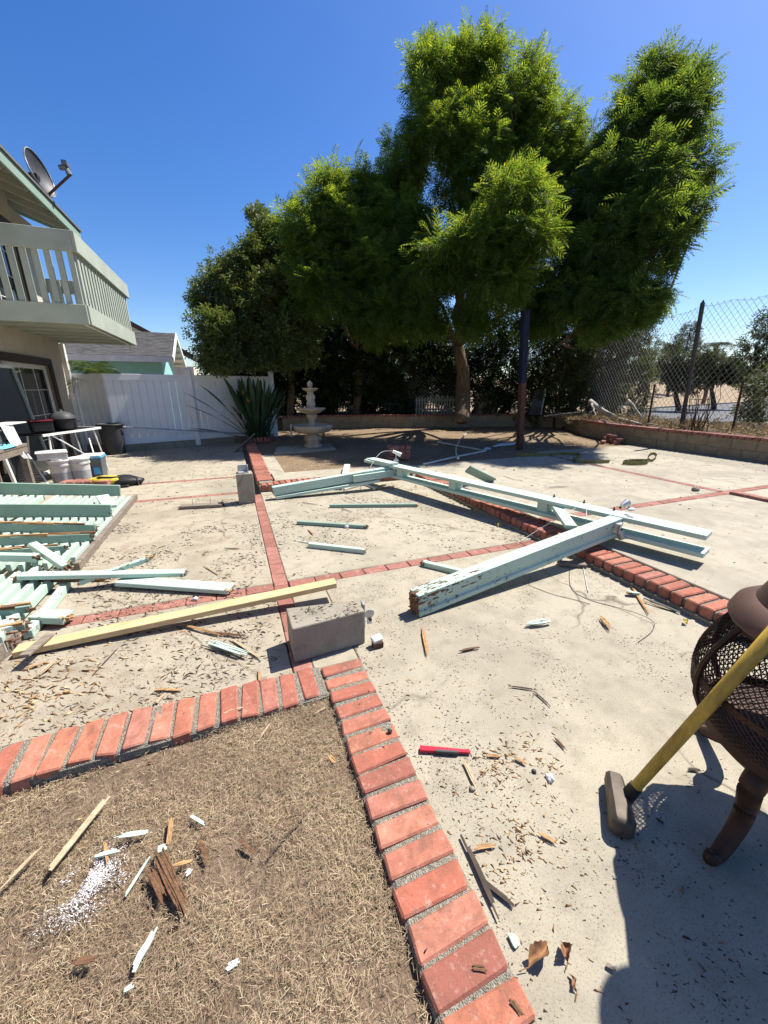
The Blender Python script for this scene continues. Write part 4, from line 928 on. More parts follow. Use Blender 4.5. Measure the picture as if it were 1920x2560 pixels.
q = MB(); a_ = f0.lerp(f1, 0.62)+Vector((0.03, -0.075, -0.01)); q.bar(a_, f1+Vector((0.1, -0.085, -0.02)), 0.04, 0.10); q.build('splice_board', M['mint_clean'], pg, bevel=0.003)
q = MB(); rough_end(q, f0, -fd, 0.09, 0.11, 16, 0.02); q.build('rotten_end', M['rot_wood'], pg)
q = MB(); q.bar(G(1388, 1262, 0.30), G(1428, 1318, 0.27), 0.10, 0.035); q.build('brace', M['mint_clean'], pg, bevel=0.003)
for px, py in ((1385, 1242), (1535, 1275), (1550, 1271), (1460, 1257)):
    c = G(px, py, 0.357); q = MB(); q.lathe([(0.012, 0), (0.012, 0.012), (0.006, 0.014), (0.006, 0.03)], c, 6); q.build('bolt', M['rust'], pg)

def loose(name, label, cat, p0, p1, w, t, mat, ends=None, rough=False, up=(0, 0, 1), group=None, nails=0):
    """one loose board or stick as a thing: body + broken end parts"""
    p0, p1 = Vector(p0), Vector(p1); o = thing(name, label, cat, (p0+p1)/2-Vector((0, 0, t/2)), group)
    q = MB(); n = max(2, int((p1-p0).length/0.12)); d = (p1-p0).normalized()
    q.bar(p0, p1, w, t, up); q.build('plank', M[mat], o, bevel=min(0.004, t*0.15))
    if rough:
        q = MB(); rough_end(q, p1, d, w*0.9, t*0.9, 12, rough, up); 
        q.build('splintered_end', M[ends or 'split_wood'], o)
        if rough > 0.03: q = MB(); rough_end(q, p0, -d, w*0.9, t*0.9, 9, rough*0.5, up); q.build('splintered_end', M[ends or 'split_wood'], o)
    for i in range(nails):
        q = MB(); c = p0.lerp(p1, (i+0.7)/(nails+0.4)); q.tube([c, c+Vector((0.004, 0, 0.075+t/2))], 0.0022, 5); q.build('nail', M['rust'], o)
    return o
q = G(1165, 1160, 0.45)
loose('scrap_board', 'short mint board propped up behind the middle of the pergola beam', 'board', G(1170, 1172, 0.34), G(1232, 1202, 0.12), 0.13, 0.035, 'green_face', 'old_wood', 0.02, (0.4, 0.9, 0.5))
loose('scrap_board', 'short white board lying behind the far pergola post', 'board', G(862, 1192, 0.19), G(868, 1163, 0.17), 0.10, 0.04, 'mint_clean')
loose('scrap_board', 'mint board end sticking out beyond the far end of the pergola beam', 'board', G(925, 1147, 0.34), G(985, 1160, 0.37), 0.16, 0.035, 'mint_clean')
loose('batten', 'dark green batten farthest back on the lower patio', 'batten', G(824, 1265, 0.02), G(1041, 1263, 0.02), 0.04, 0.045, 'green_face', 'split_wood', 0.03)
loose('batten', 'dark green batten in the middle of the lower patio', 'batten', G(743, 1306, 0.02), G(915, 1317, 0.02), 0.04, 0.04, 'green_face', 'rot_wood', 0.03)
loose('batten', 'pale mint batten nearest of three on the lower patio', 'batten', G(772, 1362, 0.022), G(914, 1378, 0.022), 0.042, 0.045, 'mint_clean', 'split_wood', 0.01)
loose('batten', 'mint batten stub poking out behind the near pergola post', 'batten', G(1150, 1430, 0.022), G(1058, 1408, 0.022), 0.045, 0.045, 'mint_clean', 'rot_wood', 0.03)
loose('scrap_board', 'narrow board lying under the near pergola post by the brick step', 'board', G(1395, 1408, 0.02), G(1465, 1412, 0.02), 0.07, 0.03, 'old_wood')
# light fittings and cameras left hanging on the frame
def fitting(name, label, cat, c, parts):
    o = thing(name, label, cat, c)
    for nm, mat, fn in parts:
        q = MB(); fn(q); q.build(nm, M[mat], o, True)
c = G(1572, 1297, 0.33); c2 = G(1543, 1318, 0.27)
fitting('security_camera', 'grey round security camera hanging at the near beam joint', 'camera', c, [('housing', 'galv', lambda q: q.tube([c+Vector((0.03, 0.05, 0.0)), c-Vector((0.012, 0.03, 0))], [0.036, 0.036], 14)), ('lens', 'black', lambda q: q.tube([c-Vector((0.010, 0.026, 0)), c-Vector((0.014, 0.036, 0))], [0.03, 0.027], 14)), ('bracket', 'galv', lambda q: q.bar(c+Vector((0.03, 0.04, 0)), c+Vector((0.05, 0.08, 0.02)), 0.02, 0.02))])
fitting('junction_box', 'square grey junction box hanging at the near beam joint', 'junction box', c2, [('box', 'galv', lambda q: q.box(c2, (0.085, 0.06, 0.085), rotm(0, 0, 0.5))), ('cover', 'steel_grey', lambda q: q.box(c2+Vector((-0.016, -0.029, 0)), (0.088, 0.006, 0.088), rotm(0, 0, 0.5))), ('spout', 'galv', lambda q: q.tube([c2+Vector((0.02, -0.01, -0.03)), c2+Vector((0.05, -0.035, -0.10))], [0.034, 0.034], 12))])
c3 = G(1563, 1268, 0.37)
fitting('flood_light', 'grey floodlight bracket on top of the near beam joint', 'light', c3, [('head', 'galv', lambda q: q.tube([c3+Vector((-0.05, 0, 0.02)), c3+Vector((0.02, 0.0, 0.045))], [0.02, 0.036], 12)), ('arm', 'galv', lambda q: q.tube([c3+Vector((0.02, 0, 0.04)), c3+Vector((0.05, 0.0, 0.0)), c3+Vector((0.05, -0.02, -0.02))], 0.012, 8)), ('base', 'galv', lambda q: q.lathe([(0.04, 0), (0.04, 0.012)], c3+Vector((0.05, -0.02, -0.022)), 14))])
c4 = G(990, 1150, 0.37)
fitting('flood_light', 'white floodlight standing on the far end of the pergola beam', 'light', c4, [('arm', 'galv', lambda q: q.tube([c4, c4+Vector((0, 0, 0.05)), c4+Vector((0.01, 0.02, 0.09))], 0.010, 8)), ('base', 'white', lambda q: q.lathe([(0.04, -0.015), (0.04, 0.0), (0.02, 0.02)], c4, 12)), ('head', 'white', lambda q: q.tube([c4+Vector((0.07, -0.03, 0.08)), c4+Vector((-0.05, 0.02, 0.14))], [0.035, 0.022], 12))])
M['wire_white'] = plain('white_cable', (0.62, 0.60, 0.55), None, 10, 0.6); M['wire_dark'] = plain('dark_wire', (0.06, 0.055, 0.05), None, 10, 0.6)
def wire(name, label, px, mat, r=0.0028):
    pts_ = [G(x, y, z) for x, y, z in px]; out = []
    for i in range(len(pts_)-1):
        p0, p1, p2, p3 = pts_[max(0, i-1)], pts_[i], pts_[i+1], pts_[min(len(pts_)-1, i+2)]
        for k_ in range(6):
            t = k_/6; out.append(0.5*((2*p1)+(p2-p0)*t+(2*p0-5*p1+4*p2-p3)*t*t+(3*p1-p0-3*p2+p3)*t**3))
    out.append(pts_[-1]); q = MB(); q.tube(out, r, 5); o = q.build(name, M[mat], None, 'all'); tag(o, label, 'wire', 'loose electrical wires')
wire('loose_wire', 'white wire looped down over the near pergola post', [(1563, 1262, 0.40), (1510, 1246, 0.42), (1470, 1262, 0.37), (1466, 1290, 0.355), (1462, 1330, 0.2), (1455, 1375, 0.06), (1458, 1415, 0.01), (1470, 1480, 0.006)], 'wire_white')
wire('loose_wire', 'white wire running from the beam joint to the patio strip', [(1466, 1254, 0.36), (1410, 1288, 0.30), (1350, 1322, 0.12), (1290, 1360, 0.012)], 'wire_white')
wire('loose_wire', 'dark wire curling over the concrete left of the fire pit', [(1424, 1420, 0.006), (1428, 1470, 0.004), (1470, 1498, 0.004), (1540, 1518, 0.004), (1600, 1536, 0.02), (1634, 1556, 0.012), (1628, 1580, 0.006), (1596, 1605, 0.004)], 'wire_dark', 0.002)
wire('loose_wire', 'dark wire lying straight under the near pergola post', [(1320, 1462, 0.004), (1380, 1485, 0.004), (1440, 1500, 0.004), (1475, 1510, 0.004)], 'wire_dark', 0.0018)
wire('loose_wire', 'white wire hanging off the far pergola post', [(990, 1128, 0.42), (955, 1130, 0.44), (930, 1160, 0.33), (920, 1190, 0.2), (900, 1215, 0.03), (880, 1232, 0.004), (865, 1242, 0.004), (905, 1258, 0.004)], 'wire_white')
wire('loose_wire', 'thin wire loop by the white pipe near the far post', [(857, 1202, 0.16), (856, 1220, 0.03), (845, 1228, 0.004), (860, 1250, 0.004), (885, 1258, 0.004)], 'wire_white', 0.002)
wire('roof_cable', 'thin cable loop hanging below the satellite dish', [(112, 470, 3.6), (112, 478, 3.6), (130, 480, 3.5), (143, 486, 3.5), (140, 492, 3.45)], 'wire_white', 0.004) if False else None

# ------------------------------------------------------------------ concrete blocks with brackets
blk = thing('concrete_block', 'heavy concrete footing block lying beside the brick border corner', 'concrete block', (0.38, 1.95, 0))
q = MB(); q.prism([(0.172, 1.822), (0.592, 1.852), (0.585, 1.985), (0.168, 2.045)], 0.0, 0.222); q.build('body', M['block'], blk, bevel=0.008, seg=2)
q = MB(); bp_ = Vector((0.605, 1.93, 0.15)); q.box(bp_, (0.012, 0.05, 0.16)); q.box(bp_+Vector((0.02, -0.06, 0.0)), (0.03, 0.006, 0.07)); q.lathe([(0.03, 0), (0.03, 0.006)], bp_+Vector((0.02, -0.06, 0.035)), 12, R=rotm(Rz90)); q.build('bracket', M['galv'], blk, bevel=0.002)
q = MB(); q.lathe([(0.010, 0), (0.010, 0.01)], bp_+Vector((0.022, -0.066, 0.0)), 6, R=rotm(Rz90)); q.build('bolt', M['rust'], blk)
bs = thing('bracket_stub', 'small rusty bracket stub with a white cap beside the concrete block', 'bracket', (0.65, 1.80, 0))
q = MB(); q.box((0.650, 1.800, 0.018), (0.06, 0.05, 0.036)); q.build('base', M['rust'], bs, bevel=0.003); q = MB(); q.box((0.648, 1.806, 0.048), (0.062, 0.044, 0.024), rotm(0.2, 0, 0.2)); q.build('cap', M['white'], bs, bevel=0.003)
ft = thing('concrete_footing', 'upright concrete footing post with a metal bracket at the patio strip', 'footing', (0.06, 5.2, 0))
q = MB(); q.prism([(-0.045, 5.165), (0.165, 5.165), (0.155, 5.36), (-0.035, 5.36)], 0, 0.40); q.build('body', M['block'], ft, bevel=0.008, seg=2)
q = MB(); q.box((0.05, 5.26, 0.408), (0.13, 0.13, 0.014)); q.box((-0.01, 5.26, 0.45), (0.01, 0.10, 0.09)); q.box((0.11, 5.26, 0.45), (0.01, 0.10, 0.09)); q.box((0.05, 5.30, 0.45), (0.11, 0.01, 0.09)); q.build('bracket', M['galv'], ft, bevel=0.002)
loose('plank', 'grey weathered plank with upright nails in front of the concrete footing', 'plank', (-0.74, 5.25, 0.022), (-0.24, 5.16, 0.022), 0.12, 0.04, 'old_wood', 'rot_wood', 0.01, nails=2)

# ------------------------------------------------------------------ fallen lattice panels at the left
def zp(x): return max(0.0, 0.115*(-1.34-x))
sl_me = None
def slat(x, y0, y1, parent, mat='mint_clean', w=0.034, t=0.062, dz=0.0, yaw=0.0):
    q = MB(); n = 1; m = (y0+y1)/2; o = None
    q.bar((x+yaw*(y0-m), y0, zp(x)+0.033+dz), (x+yaw*(y1-m), y1, zp(x)+0.033+dz), w, t); o = q.build('slat', M[mat], parent, bevel=0.003); return o
pa = thing('lattice_panel', 'upside down mint slatted panel with two long green rafters, back of the heap', 'lattice panel', (-1.4, 4.9, 0))
x = -1.405
while x > -3.3:
    if random.random() > 0.04: slat(x, 3.66+random.uniform(-0.05, 0.12)+(0.25 if random.random() < 0.1 else 0), 5.86+random.uniform(-0.05, 0.05), pa, yaw=random.gauss(0, 0.004), dz=random.uniform(0, 0.006))
    x -= 0.077
q = MB(); q.bar((-1.345, 3.62, 0.035), (-1.355, 5.95, 0.035), 0.042, 0.068); q.build('edge_board', M['old_wood'], pa, bevel=0.003)
def rafter(y, xr, xl, h=0.145, mat='green_face', parent=pa, lift=0.062, yl=None):
    q = MB(); yl = y if yl is None else yl; q.bar((xr, y, zp(xr)+lift+h/2), (xl, yl, zp(xl)+lift+h/2), 0.038, h); return q.build('rafter', M[mat], parent, bevel=0.003)
rafter(5.87, -1.50, -3.6); rafter(4.93, -1.385, -3.6)
q = MB(); rough_end(q, (-1.392, 4.93, 0.12), (1, 0, 0), 0.03, 0.13, 22, 0.012); q.build('broken_end', M['rot_wood'], pa)
q = MB(); q.bar((-1.43, 5.08, 0.145), (-1.62, 5.55, 0.17), 0.13, 0.035); q.build('cross_board', M['mint_clean'], pa, bevel=0.003)
pb = thing('lattice_panel', 'broken mint slatted panel nearest the yellow lumber, front of the heap', 'lattice panel', (-1.4, 2.9, 0))
x = -1.43
while x > -2.3:
    slat(x, 2.42+random.uniform(-0.06, 0.1), 3.52+random.uniform(-0.08, 0.08), pb, yaw=0.015+random.gauss(0, 0.006), dz=random.uniform(0, 0.008)+0.005, w=0.042); x -= 0.082
q = MB(); q.bar((-1.30, 2.62, 0.03), (-1.315, 3.34, 0.03), 0.05, 0.055); q.build('edge_board', M['mint'], pb, bevel=0.003)
q = MB(); q.bar((-1.33, 2.58, 0.05), (-1.43, 2.10, 0.03), 0.035, 0.10); q.build('corner_board', M['old_wood'], pb, bevel=0.003)
def splitrafter(label, p0, p1, h=0.09):
    p0, p1 = Vector(p0), Vector(p1); o = thing('split_rafter', label, 'rafter', (p0+p1)/2-Vector((0, 0, h/2)))
    q = MB(); q.bar(p0, p1, 0.036, h); q.build('plank', M['green_face'], o, bevel=0.003)
    d = (p1-p0); L = d.length; u = d/L
    for i in range(max(5, int(L/0.10))):
        t0 = random.uniform(-0.02, 0.8); ln = random.uniform(0.15, 0.5)/L; a = p0+d*t0+Vector((0, random.uniform(-0.012, 0.012), h/2+0.004)); b = p0+d*min(1.02, t0+ln)+Vector((0, random.uniform(-0.012, 0.012), h/2+random.uniform(-0.004, 0.012)))
        q = MB(); q.bar(a, b, random.uniform(0.022, 0.042), random.uniform(0.012, 0.03), (0, 0, 1), 0.008, 0.005); q.build('splinter', M['split_wood'] if i % 4 else M['rot_wood'], o)
    q = MB(); rough_end(q, p0, -u, 0.034, h, 10, 0.03); q.build('broken_end', M['rot_wood'], o)
splitrafter('split green rafter with an orange torn top, behind the other torn one', (-1.40, 4.40, 0.11), (-2.75, 4.52, 0.27))
splitrafter('split green rafter with an orange torn top, nearer of the two long torn ones', (-1.36, 4.16, 0.10), (-2.6, 4.05, 0.25), 0.08)
splitrafter('short torn rafter piece leaning against the long torn one', (-1.50, 3.95, 0.09), (-1.95, 3.85, 0.15), 0.07)
splitrafter('torn rafter piece across the front slats', (-1.36, 2.86, 0.09), (-1.95, 2.74, 0.16), 0.05)
splitrafter('torn rafter piece at the very front of the heap', (-1.30, 2.63, 0.085), (-1.9, 2.52, 0.13), 0.05)
loose('white_board', 'white board lying diagonally over the slats with a torn near end', 'board', G(82, 1362, 0.22), G(165, 1418, 0.12), 0.06, 0.05, 'mint_clean', 'rot_wood', 0.05)
loose('white_board', 'pale mint board coming in from the left edge over the slats', 'board', G(-40, 1392, 0.2), G(95, 1394, 0.17), 0.05, 0.06, 'mint_clean', 'rot_wood', 0.03)
loose('white_board', 'long white board with a torn brown side reaching right of the slats', 'board', G(50, 1440, 0.14), G(462, 1432, 0.06), 0.075, 0.036, 'mint_clean', 'old_wood', 0.03)
q_o = loose('torn_board', 'brown torn board half under the long white board', 'board', G(42, 1446, 0.10), G(250, 1446, 0.07), 0.04, 0.05, 'rot_wood', 'split_wood', 0.08)
loose('white_board', 'white board tipped up across the long board', 'board', G(200, 1456, 0.06), G(374, 1396, 0.16), 0.05, 0.035, 'mint', 'split_wood', 0.05)
loose('white_board', 'wide white board with an orange broken end nearest the paving strip', 'board', G(300, 1452, 0.045), G(578, 1472, 0.028), 0.115, 0.036, 'mint_clean', 'split_wood', 0.015)
loose('white_board', 'stubby white board chunk in front of the slats', 'board', G(88, 1540, 0.05), G(172, 1543, 0.05), 0.10, 0.05, 'mint', 'split_wood', 0.03)
loose('white_board', 'white board with a rotten end at the left edge, in front of the slats', 'board', G(-60, 1590, 0.10), G(38, 1563, 0.09), 0.12, 0.06, 'mint_clean', 'rot_wood', 0.06)
loose('rotten_post', 'rotten brown post end at the left edge next to the yellow lumber', 'post', G(-50, 1618, 0.08), G(16, 1600, 0.08), 0.10, 0.11, 'mint', 'rot_wood', 0.07)
# fresh lumber
o = thing('lumber', 'long fresh yellow two by four lying across the patio to the concrete block', 'lumber', (-0.35, 2.4, 0)); q = MB(); q.bar((-1.30, 2.47, 0.022), (0.56, 2.43, 0.118), 0.088, 0.038); q.build('plank', M['new_wood'], o, bevel=0.003)
loose('weathered_board', 'grey weathered slat lying over the left end of the yellow lumber', 'board', G(60, 1640, 0.075), G(125, 1586, 0.06), 0.05, 0.016, 'old_wood')

# ------------------------------------------------------------------ three tier fountain
fc = Vector((1.70, 9.08, UZ+0.03)); M['stone'] = plain('cream_cast_stone', (0.47, 0.40, 0.315), (0.27, 0.225, 0.175), 7, 0.92, 0, 0.5, 0.006)
fo = thing('fountain', 'cream stone three tier fountain with a pineapple finial', 'fountain', fc)
def lat(nm, prof, n=28, wob=0.0): q = MB(); q.lathe(prof, fc, n, wob=wob); return q.build(nm, M['stone'], fo, True)
lat('pedestal', [(0.20, 0.0), (0.215, 0.03), (0.20, 0.07), (0.15, 0.09), (0.15, 0.11), (0.195, 0.16), (0.20, 0.21), (0.17, 0.26), (0.13, 0.29), (0.14, 0.33)])
lat('lower_basin', [(0.12, 0.31), (0.30, 0.33), (0.42, 0.37), (0.46, 0.43), (0.48, 0.47), (0.48, 0.50), (0.44, 0.51), (0.42, 0.46), (0.30, 0.42), (0.05, 0.41)], 32, 0.012)
lat('stem', [(0.09, 0.42), (0.095, 0.50), (0.07, 0.56), (0.075, 0.62), (0.12, 0.70), (0.13, 0.73), (0.10, 0.76)])
lat('middle_basin', [(0.10, 0.75), (0.20, 0.775), (0.27, 0.83), (0.325, 0.86), (0.33, 0.885), (0.30, 0.89), (0.27, 0.85), (0.05, 0.82)], 28, 0.02)
lat('figure', [(0.07, 0.83), (0.085, 0.90), (0.095, 0.98), (0.075, 1.04), (0.095, 1.10), (0.09, 1.16), (0.06, 1.20), (0.065, 1.24)], 16, 0.10)
lat('upper_basin', [(0.05, 1.23), (0.12, 1.26), (0.175, 1.30), (0.175, 1.32), (0.14, 1.31), (0.04, 1.29)], 24, 0.02)
lat('finial', [(0.03, 1.29), (0.045, 1.34), (0.06, 1.38), (0.055, 1.42), (0.03, 1.46), (0.005, 1.48)], 12, 0.08)
M['cloth_grey'] = plain('faded_cloth', (0.40, 0.39, 0.37), (0.30, 0.29, 0.27), 8, 0.95)
cl_ = thing('cloth_rag', 'pale rag draped over the left rim of the fountain basin', 'cloth', fc+Vector((-0.47, -0.05, 0.25)))
q = MB(); V = []
for i in range(7):
    for j in range(6):
        V.append(fc+Vector((-0.445-0.05*math.sin(min(1, i/2)*1.57)-0.006*math.sin(j*2.1)*(i > 2), -0.20+0.055*j, 0.53-max(0, i-1)*0.055+0.008*math.sin(j*1.7))))
q.add(V, [(i*6+j, i*6+j+1, (i+1)*6+j+1, (i+1)*6+j) for i in range(6) for j in range(5)]); q.build('fold', M['cloth_grey'], cl_, 'all')

# ------------------------------------------------------------------ court post with blue pad
cp0 = Vector((6.17, 7.25, UZ-0.02)); cp1 = A(1314, 776, math.hypot(6.05, 7.36))
M['blue_pad'] = plain('faded_blue_pad', (0.012, 0.017, 0.042), (0.008, 0.011, 0.024), 7, 0.6)
cpo = thing('court_post', 'tall rusty steel court post with a dark blue upper pad', 'post', cp0)
q = MB(); q.bar(cp0, cp0.lerp(cp1, 0.52), 0.125, 0.125, (1, 0, 0)); q.build('shaft', M['rust'], cpo, bevel=0.01)
q = MB(); q.bar(cp0.lerp(cp1, 0.50), cp1, 0.14, 0.14, (1, 0, 0)); q.build('pad', M['blue_pad'], cpo, bevel=0.012)
for k_ in (-0.05, 0, 0.05): q = MB(); q.bar(cp0.lerp(cp1, 0.52)+Vector((k_*0.85, -0.073, 0)), cp1+Vector((k_*0.85, -0.073, 0)), 0.02, 0.01, (0, 1, 0)); q.build('rib', M['blue_pad'], cpo)
# things in the planter
pk = thing('picket_fence', 'short weathered white picket fence standing in the shade behind the wall', 'fence', (7.0, 12.9, WT))
p0, p1 = A(1038, 1020, 14.75), A(1142, 1020, 14.85); p0.z = p1.z = WT; pd = (p1-p0)
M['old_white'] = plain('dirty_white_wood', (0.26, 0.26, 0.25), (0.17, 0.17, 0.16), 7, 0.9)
n = 15
for i in range(n):
    c = p0+pd*((i+0.5)/n); hgt = 0.62+random.uniform(-0.05, 0.05); q = MB(); s_ = pd.normalized()*0.03
    q.prism([(c.x-s_.x, c.y-s_.y), (c.x+s_.x, c.y+s_.y), (c.x+s_.x+0.008, c.y+s_.y+0.016), (c.x-s_.x+0.008, c.y-s_.y+0.016)], WT-0.05, WT+hgt-0.05)
    q.add([(c.x-s_.x, c.y-s_.y, WT+hgt-0.05), (c.x+s_.x, c.y+s_.y, WT+hgt-0.05), (c.x, c.y, WT+hgt+0.02), (c.x+0.008, c.y+0.016, WT+hgt+0.02)], [(0, 1, 2), (0, 2, 3), (1, 3, 2)]); q.build('picket', M['old_white'], pk)
for z in (0.15, 0.48): q = MB(); q.bar(p0+Vector((0.012, 0.03, z)), p1+Vector((0.012, 0.03, z)), 0.02, 0.06); q.build('rail', M['old_white'], pk)
fw = thing('firewood_stack', 'small stack of split logs behind the wall right of the tree trunk', 'firewood', (8.9, 12.6, WT))
fwd_ = Vector((0.62, -0.2, 0)).normalized()
for r_ in range(7):
    for i in range(5):
        c = Vector((8.55, 12.75, WT+0.05+r_*0.105))+fwd_*(0.16*i+(r_ % 2)*0.07)+Vector((0, 0, random.uniform(-0.02, 0.02)))
        q = MB(); rr_ = random.uniform(0.05, 0.085); ln = Vector((0.2, 0.55, 0)).normalized()*0.22; q.tube([c-ln, c+ln], rr_, random.choice((4, 5, 6, 7))); q.build('log', M['bark'] if random.random() < 0.5 else M['old_wood'], fw)
lp = thing('metal_sheet', 'dark panel leaning upright behind the wall right of the court post', 'panel', (10.3, 11.95, WT)); a = G(1322, 1037, WT); b = G(1352, 1037, WT); a2 = A(1338, 972, math.hypot(a.x, a.y)+0.1); b2q = A(1363, 972, math.hypot(b.x, b.y)+0.1)
off = Vector((0.3, 0.45, 0)).normalized()*0.05
q = MB(); q.add([a, b, b2q, a2, a+off, b+off, b2q+off, a2+off], [(0, 1, 2, 3), (7, 6, 5, 4), (0, 4, 5, 1), (1, 5, 6, 2), (2, 6, 7, 3), (3, 7, 4, 0)]); q.build('sheet', M['dkgrey'], lp)
q = MB(); q.bar(b-off*0.2, b2q-off*0.2, 0.04, 0.04, (1, 0, 0)); q.build('edge_strip', M['galv'], lp)
db_ = thing('dead_branch', 'bleached dead branch lying on the wall beside the chain link fence', 'branch', (10.2, 8.6, WT))
pth = [(1475, 1003), (1495, 1020), (1520, 1035), (1545, 1048), (1580, 1056), (1605, 1062)]
q = MB(); q.tube([A(x, y, 13.8-0.25*i) for i, (x, y) in enumerate(pth)], [0.08, 0.085, 0.07, 0.06, 0.05, 0.03], 8); q.build('stem', M['dead_branch'], db_, 'all')
for (x0, y0, x1, y1, h0, h1, rr_) in ((1480, 1010, 1495, 1050, 13.6, 12.9, 0.03), (1495, 1052, 1560, 1060, 12.9, 12.6, 0.025), (1570, 1000, 1608, 1048, 13.4, 12.9, 0.035), (1600, 1060, 1660, 1067, 12.5, 11.8, 0.02), (1510, 1028, 1540, 1040, 13.4, 13.0, 0.03), (1360, 1040, 1450, 1030, 14.0, 14.2, 0.025)):
    q = MB(); limb(q, A(x0, y0, h0), A(x1, y1, h1), rr_, rr_*0.5, 6, 0.05, 6); q.build('branch', M['dead_branch'], db_, 'all')
# twiggy heap: tangled dry twigs and dead shrub in a wire cage
tw_ = thing('dead_shrub', 'bare dead shrub inside a wire tomato cage behind the wall', 'shrub', (10.1, 6.1, WT)); cb_ = G(1748, 1066, WT); cb_ = Vector((10.05, 5.95, WT))
for i in range(16):
    q = MB(); a = cb_+Vector((random.gauss(0, 0.12), random.gauss(0, 0.12), -0.05)); limb(q, a, a+Vector((random.gauss(0, 0.22), random.gauss(0, 0.22), random.uniform(0.5, 1.25))), 0.011, 0.004, 6, 0.10, 5); q.build('twig', M['twig'], tw_, 'all')
for z in (0.15, 0.4, 0.65, 0.9): q = MB(); q.tube([cb_+Vector((0.19*math.cos(t), 0.19*math.sin(t), z)) for t in np.linspace(0, 6.2832, 17)], 0.005, 4); q.build('cage_ring', M['rust'], tw_)
for t in np.linspace(0, 6.2832, 9)[:-1]: q = MB(); q.tube([cb_+Vector((0.19*math.cos(t), 0.19*math.sin(t), -0.1)), cb_+Vector((0.19*math.cos(t), 0.19*math.sin(t), 0.95))], 0.005, 4); q.build('cage_wire', M['rust'], tw_)
q = MB(); tN = 900; P = np.stack([rng.uniform(9.75, 12.0, tN), rng.uniform(2.5, 10.5, tN), np.full(tN, WT-0.04)], 1); az = rng.uniform(0, 6.28, tN); O = np.stack([np.cos(az)*0.7, np.sin(az)*0.7, rng.uniform(0.1, 1.2, tN)], 1)
M['weeds'] = leaf_mat('dry_weeds', (0.30, 0.22, 0.12), (0.15, 0.10, 0.06), 0.15, (0.3, 0.22, 0.1), 0.9)
tag(make_leaves('dry_weeds', SPRIG, P, nrm(O), 0.22, M['weeds'], None, 2, 0.9, 0.0), 'dry weeds and leaf litter in the bed behind the wall', 'weeds', kind='stuff')

# brick stacks, pipes, papers on the upper level
def brick_stack(label, cells):
    o = thing('brick_stack', label, 'bricks', cells[0][:3], 'stacks of red bricks')
    for (x, y, z, rz_) in cells: place(cb, M['brick_dark'], 'brick', (x, y, z), rz_, o, 0.03)
s0 = G(1000, 1148, UZ)
brick_stack('neat stack of red bricks behind the far end of the pergola beam', [(s0.x-0.18+0.108*i+0.015*(r_ % 2), s0.y+0.08-0.02*i, UZ+0.033+0.067*r_, 1.45+random.uniform(-0.06, 0.06)) for r_ in range(4) for i in range(4)])
s1 = G(1560, 1108, UZ)
brick_stack('sprawling stack of red bricks against the garden wall', [(s1.x-0.12-0.22*i*0.3+random.uniform(-0.05, 0.05), s1.y+0.35-0.2*i+random.uniform(-0.03, 0.03), UZ+0.033+0.067*r_, 0.3+random.uniform(-0.2, 0.2)) for r_ in range(3) for i in range(3-r_//2)]+[(s1.x-0.5, s1.y+0.2, UZ+0.033, 0.5)])
M['pvc'] = plain('white_pvc', (0.62, 0.62, 0.58), (0.5, 0.5, 0.46), 6, 0.45)
def pipe(label, px, r=0.017, z=UZ+0.02):
    o = thing('pvc_pipe', label, 'pipe', G(*px[0], z), 'white plastic pipes'); pts_ = [G(x, y, z) for x, y in px]; q = MB(); q.tube(pts_, r, 8); q.build('tube', M['pvc'], o, True)
    for p in (pts_[0], pts_[-1]): 
        q = MB(); d = Vector((0.03, 0.02, 0)); q.tube([p-d, p+d], r*1.35, 8); q.build('coupling', M['pvc'], o, True)
pipe('white plastic pipe bent in a V behind the pergola beam', [(1097, 1105), (1160, 1117), (1215, 1127), (1140, 1142), (1062, 1160)])
pipe('thin curved plastic pipe crossing the bent pipe', [(1164, 1085), (1150, 1100), (1140, 1118), (1140, 1132), (1145, 1146)], 0.012, UZ+0.05)
pipe('short white pipe with an elbow on the lower patio by the far post', [(864, 1222), (905, 1212), (912, 1211), (938, 1221)], 0.015, 0.016)
def sheet(name, label, px, z, mat, th=0.006):
    P = [G(x, y, z) for x, y in px]; q = MB(); q.prism([(p.x, p.y) for p in P], z, z+th); tag(q.build(name, M[mat]), label, 'sheet')
sheet('plastic_sheet', 'white panel sheet lying in the shade beside the court post', [(1232, 1117), (1285, 1112), (1288, 1108), (1250, 1110)], UZ+0.0, 'vinyl', 0.02)
sheet('paper_sheet', 'small white sheet on the dirt at the pipe corner', [(1208, 1124), (1226, 1124), (1228, 1120), (1214, 1119)], UZ+0.0, 'vinyl', 0.008)
loose('leaning_board', 'grey board slanting up to the brick pier by the white fence', 'board', G(590, 1127, 0.03), A(634, 1088, 10.5), 0.16, 0.03, 'old_wood', up=(-0.7, 0.2, 0.7))
